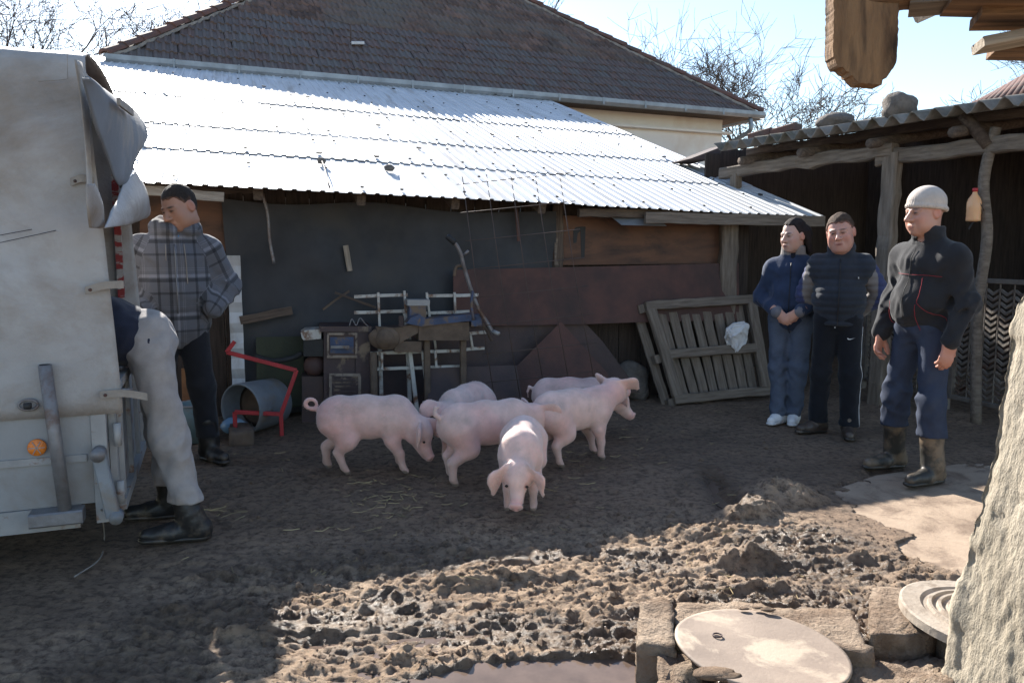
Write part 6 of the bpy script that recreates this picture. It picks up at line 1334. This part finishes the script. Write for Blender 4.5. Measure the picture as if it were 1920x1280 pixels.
# man in the knitted hat
sty = dict(H=1.74, skin=(.56, .30, .22), brow=(.10, .06, .04), head_rot=(R_(-8), R_(5), 0), hair='beanie', hair_col=(.50, .43, .375), wide=1.0, stubble=.25, blush=.5,
    trousers=dict(col=(.036, .046, .075), girth=1.0, cuff=.092, hem=.29, amp=.014, mat='jeans', bunch=False), shoes=dict(name='rubber_boot', col=(.030, .027, .022), sole=(.03, .025, .018), shaft=.58, r=.064, r2=.072, yawL=.15, yawR=.0, len=1.2, amp=.003, mat='cloth_wet'),
    jacket=dict(name='work_jacket', col=(.022, .022, .025), girth=1.0, hem=-.005, band=True, collar=.06, sleeve=(.070, .058, .046), amp=.014, belly_off=(.065, 0, -.01), trims=[('piping', 'red_thread', .0013, [(-.10, 1.27), (.0, 1.265), (.10, 1.262), (.17, 1.255)]), ('piping', 'red_thread', .0013, [(.085, 1.25), (.095, 1.18), (.09, 1.10)]), ('piping', 'red_thread', .0013, [(.09, 1.10), (.15, 1.04), (.21, 1.0)]), ('piping', 'red_thread', .0013, [(.085, 1.09), (.08, 1.0), (.075, .93)]), ('piping', 'red_thread', .0013, [(-.12, 1.1), (-.125, .95)]), ('zip', 'black', .0025, [(0, 1.42), (.0, 1.2), (0, 1.0)])]),
    handL=dict(dir=(.22, -.06, -1), back=(.25, .95, .05), curl=.55, s=1.08), handR=dict(dir=(.30, .06, -1), back=(.35, -.9, .1), curl=.6, s=1.08))
J = pose(shL=(-.01, .185, 1.375), shR=(-.01, -.185, 1.375), elL=(-.05, .235, 1.11), elR=(-.03, -.235, 1.12), wrL=(.07, .25, .875), wrR=(.09, -.235, .885), anL=(.03, .15, .09), anR=(-.04, -.20, .09), knL=(.05, .13, .5), knR=(.03, -.15, .5), head=(.045, 0, 1.63), hipL=(0, .09, .92), hipR=(0, -.09, .92))
person(J, (2.52, 4.78), facing(-.93, -.37), 'man in a cream knitted hat, black work jacket and muddy rubber boots', sty)

# ================================================================== PIGS
def pig(base, heading, label, s=1.0, *a_, **k_):
    return _pig(base, heading, label, s * .94, *a_, **k_)
def _pig(base, heading, label, s=1.0, neck=(0, 0), head=(0, 0), swing=(0, 0, 0, 0), tail='curl', ears=0.0, seed=0, bend=0.0, tone=1.0, raise_=0.0):
    base = np.array([base[0], base[1], 0.0]); Rz = rotm(heading); root = thing('pig', base, label, 'pig', 'young pink pigs in the yard')
    W = lambda P: base + (np.asarray(P) * s) @ Rz.T
    f = Field((-.62, -.42, -.02), (.78, .42, .86), .0085); lat = np.array([0, 1.0, 0])
    ru, mi, shd = np.array([-.225, bend * .6, .380]), np.array([-.03, -bend * .3, .385]), np.array([.155, bend * .3, .385])
    f.ell(ru, (.132, .122, .128), .05); f.cone(ru + np.array([.04, 0, .008]), mi, .126, .128, .06, lat, .88); f.cone(mi, shd, .128, .122, .06, lat, .88); f.ell(mi + np.array([.02, 0, -.035]), (.18, .118, .118), .05); f.ell(shd + np.array([.0, 0, -.015]), (.115, .112, .135), .05)
    Nr = rotm(*neck); nk = shd + np.array([.03, 0, .02]) + Nr @ np.array([.155, 0, 0]); f.cone(shd + np.array([.02, 0, .0]), nk, .112, .088, .06)
    Hr = rotm(*head); hp = nk + Hr @ np.array([.045, 0, .012]); E = lambda x, y, z: hp + Hr @ np.array([x, y, z])
    f.ell(E(.0, 0, .008), (.094, .076, .080), .04, Hr); f.cone(E(.03, 0, -.005), E(.135, 0, -.032), .066, .037, .035); f.cone(E(.12, 0, -.030), E(.178, 0, -.032), .036, .031, .02); f.cone(E(.183, 0, -.028), E(.190, 0, -.028), .037, .036, .004, Hr @ np.array([1.0, 0, 0]), .25)
    for sg in (-1, 1):
        f.ell(E(-.01, sg * .045, -.045), (.06, .036, .04), .04, Hr); f.ell(E(.200, sg * .013, -.026), (.010, .0075, .010), .003, sub=True); f.ell(E(.075, sg * .062, .026), (.016, .010, .012), .012, sub=True)
        a, b, c = E(-.025, sg * .062, .065), E(.015 + .02 * ears, sg * (.115 + .02 * ears), .085 - .07 * ears), E(.075 + .02 * ears, sg * (.150), .060 - .115 * ears)
        nn = Hr @ np.array([.45, -sg * .35 * (1 + ears), .8 - .5 * ears]); f.cone(a, b, .030, .048, .02, nn, .30); f.cone(b, c, .048, .022, .02, nn, .32)
    f.cone(E(.06, 0, -.062), E(.150, 0, -.062), .034, .022, .02); f.cone(E(.10, -.05, -.056), E(.172, 0, -.05), .003, None, .003, sub=True); f.cone(E(.10, .05, -.056), E(.172, 0, -.05), .003, None, .003, sub=True)
    for sg, sw, sh_ in ((1, swing[0], 1), (-1, swing[1], 1)):      # front legs
        y = sg * .082 + bend * .3
        f.cone((.15, y * .75, .335), (.140 + sw * .15, y, .225), .074, .046, .05); f.cone((.140 + sw * .15, y, .225), (.160 + sw * .6, y, .135), .044, .031, .03); f.cone((.160 + sw * .6, y, .135), (.160 + sw * .95, y, .045), .029, .022, .015); f.cone((.160 + sw * .95, y, .045), (.178 + sw, y, .016), .024, .021, .01)
    for sg, sw in ((1, swing[2]), (-1, swing[3])):                 # hind legs
        y = sg * .085 + bend * .6
        f.cone((-.235, y * .72, .35), (-.175 + sw * .3, y, .235), .102, .066, .05); f.cone((-.175 + sw * .3, y, .235), (-.280 + sw * .7, y, .155), .060, .034, .035); f.cone((-.280 + sw * .7, y, .155), (-.270 + sw * .95, y, .05), .031, .0235, .012); f.cone((-.270 + sw * .95, y, .05), (-.250 + sw, y, .016), .025, .021, .01)
    tb = ru + np.array([-.122, 0, .045])
    if tail == 'curl': f.chain([tb + np.array([-.05 - .038 * math.sin(t) + .05 * math.exp(-t * 2), .018 * t / 6, .005 + .034 * (1 - math.cos(t))]) for t in np.linspace(0, 6.6, 16)], np.linspace(.016, .008, 16), .006)
    elif tail == 'hang': f.chain([tb + np.array([.01, 0, 0]), tb + np.array([-.03, .01, .02]), tb + np.array([-.045, .012, -.02]), tb + np.array([-.04, .02, -.07])], [.018, .014, .010, .006], .008)
    else: f.chain([tb + np.array([.01, 0, 0]), tb + np.array([-.035, 0, .035]), tb + np.array([-.03, .02, .075]), tb + np.array([-.005, .025, .075])], [.017, .013, .010, .007], .008)
    if seed % 2: f.ell((-.10, 0, .195), (.022, .014, .02), .02)
    f.noise(lambda P: .0035 * snoise(P, 14, seed) + .0016 * snoise(P, 38, seed + 1)); f.cut((0, 0, 1), .0)
    V, F = f.mesh(); V = smoothv(V, F, 1)
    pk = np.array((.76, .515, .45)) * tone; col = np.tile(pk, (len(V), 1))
    def paint(c, r, cl, a=1.0): d = np.sqrt((((V - np.asarray(c)) / r)**2).sum(1)); t = (np.clip(1.5 - d, 0, 1) * a)[:, None]; col[:] = col * (1 - t) + np.array(cl) * t
    n1 = np.clip(snoise(V, 7, seed + 3), 0, 1)[:, None]; col *= 1 - .22 * n1 * np.array([.1, 1, 1]); gr = np.clip(snoise(V, 9, seed + 5) - .1, 0, 1)[:, None] * np.clip((V[:, 2:] - .40) * 9, 0, 1); col *= 1 - gr * np.array([.35, .3, .28])
    paint(E(.185, 0, -.03), .045, pk * np.array([.95, .66, .64]), .8); [paint(E(.196, q * .013, -.026), .009, (.16, .07, .06), .9) for q in (-1, 1)]
    for sg in (-1, 1):
        paint(E(.035, sg * .125, .06 - .05 * ears), .075, pk * np.array([.98, .86, .84]), .7); paint(E(.078, sg * .068, .026), .020, pk * np.array([.8, .5, .48]), .7)
        paint((-.24, sg * .12, .28), .10, pk * np.array([1, .78, .76]), .5); paint((.15, sg * .12, .2), .08, pk * np.array([1, .8, .78]), .4)
    lowz = (np.clip((.20 - V[:, 2]) / .16, 0, 1) * np.clip(.75 + .7 * snoise(V, 16, seed + 8), 0, 1.3))[:, None]; hd_ = (np.linalg.norm(V - E(.1, 0, 0), axis=1) > .22)[:, None]; col = np.where(hd_, col * (1 - .55 * np.minimum(lowz, 1)) + np.array((.34, .21, .155)) * .55 * np.minimum(lowz, 1), col); hoof = (V[:, 2] < .026)[:, None] & hd_; col = np.where(hoof, np.array((.20, .14, .10)), col)
    body = mesh_obj('body', W(V), F, M['pig_skin'], root, smooth=True, attrs={'col': col})
    for sg in (-1, 1): c = W(E(.079, sg * .0615, .026)); v, f_ = tube_data([c - Zv * .007, c, c + Zv * .007], [.004, .010, .004], 8); mesh_obj('eye', v, f_, M['eye_dark'], body, smooth=True)
    # bristles
    nn_ = np.zeros_like(V); tri = np.cross(V[F[:, 1]] - V[F[:, 0]], V[F[:, 2]] - V[F[:, 0]])
    for c_ in range(4): np.add.at(nn_, F[:, c_], tri)
    nn_ /= np.linalg.norm(nn_, axis=1)[:, None] + 1e-9; pick = RNG.choice(len(V), 7000); pick = pick[V[pick, 2] > .10]; p = V[pick]; n = nn_[pick]
    back = np.array([-1.0, 0, -.25]) + RNG.normal(0, .25, (len(p), 3)); back -= n * (back * n).sum(1)[:, None]; d = back / (np.linalg.norm(back, axis=1)[:, None] + 1e-9) + n * RNG.uniform(.3, .9, (len(p), 1)); d /= np.linalg.norm(d, axis=1)[:, None]; sd = np.cross(d, n); sd /= np.linalg.norm(sd, axis=1)[:, None] + 1e-9; L_ = RNG.uniform(.008, .017, (len(p), 1))
    hv = np.stack([p - sd * .0005 - n * .001, p + sd * .0005 - n * .001, p + d * L_], 1).reshape(-1, 3); tag(mesh_obj('bristles', W(hv), np.arange(len(hv)).reshape(-1, 3), M['bristle'], root), kind='stuff')
    return root
M['bristle'] = mat('bristle', (.80, .70, .62), (.7, .58, .5), rough=.5, bump=0)
pig((-.90, 4.90), R_(4), 'pink pig rooting with its snout on the ground and a tightly curled tail', 1.0, (R_(-8), R_(42)), (R_(-26), R_(56)), (.02, .06, -.05, .10), 'curl', .3, 0)
pig((-.33, 5.36), facing(-.36, -.93), 'pink pig facing the rooting pig nose to nose, rump to the shed', .96, (R_(8), R_(12)), (R_(10), R_(22)), (0, .02, 0, .03), 'hang', .25, 1)
pig((-.14, 4.75), R_(27), 'pink pig turning its rump and short upright tail beside the sunlit pig', .99, (R_(15), R_(12)), (R_(20), R_(25)), (.05, -.03, .02, -.03), 'up', .2, 3)
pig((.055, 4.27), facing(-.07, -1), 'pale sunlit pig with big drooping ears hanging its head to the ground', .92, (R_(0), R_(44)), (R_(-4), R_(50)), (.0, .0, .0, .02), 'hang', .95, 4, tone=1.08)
pig((.43, 5.14), R_(33), 'pink pig raising its head with both ears spread towards the root clump', 1.0, (R_(4), R_(-22)), (R_(22), R_(4)), (.06, .0, .02, .06), 'hang', .35, 5)
pig((.46, 5.78), R_(0), 'pink pig half hidden behind the pig with the raised head', .93, (R_(-5), R_(18)), (R_(-8), R_(38)), (0, .03, .0, -.02), 'hang', .3, 7)
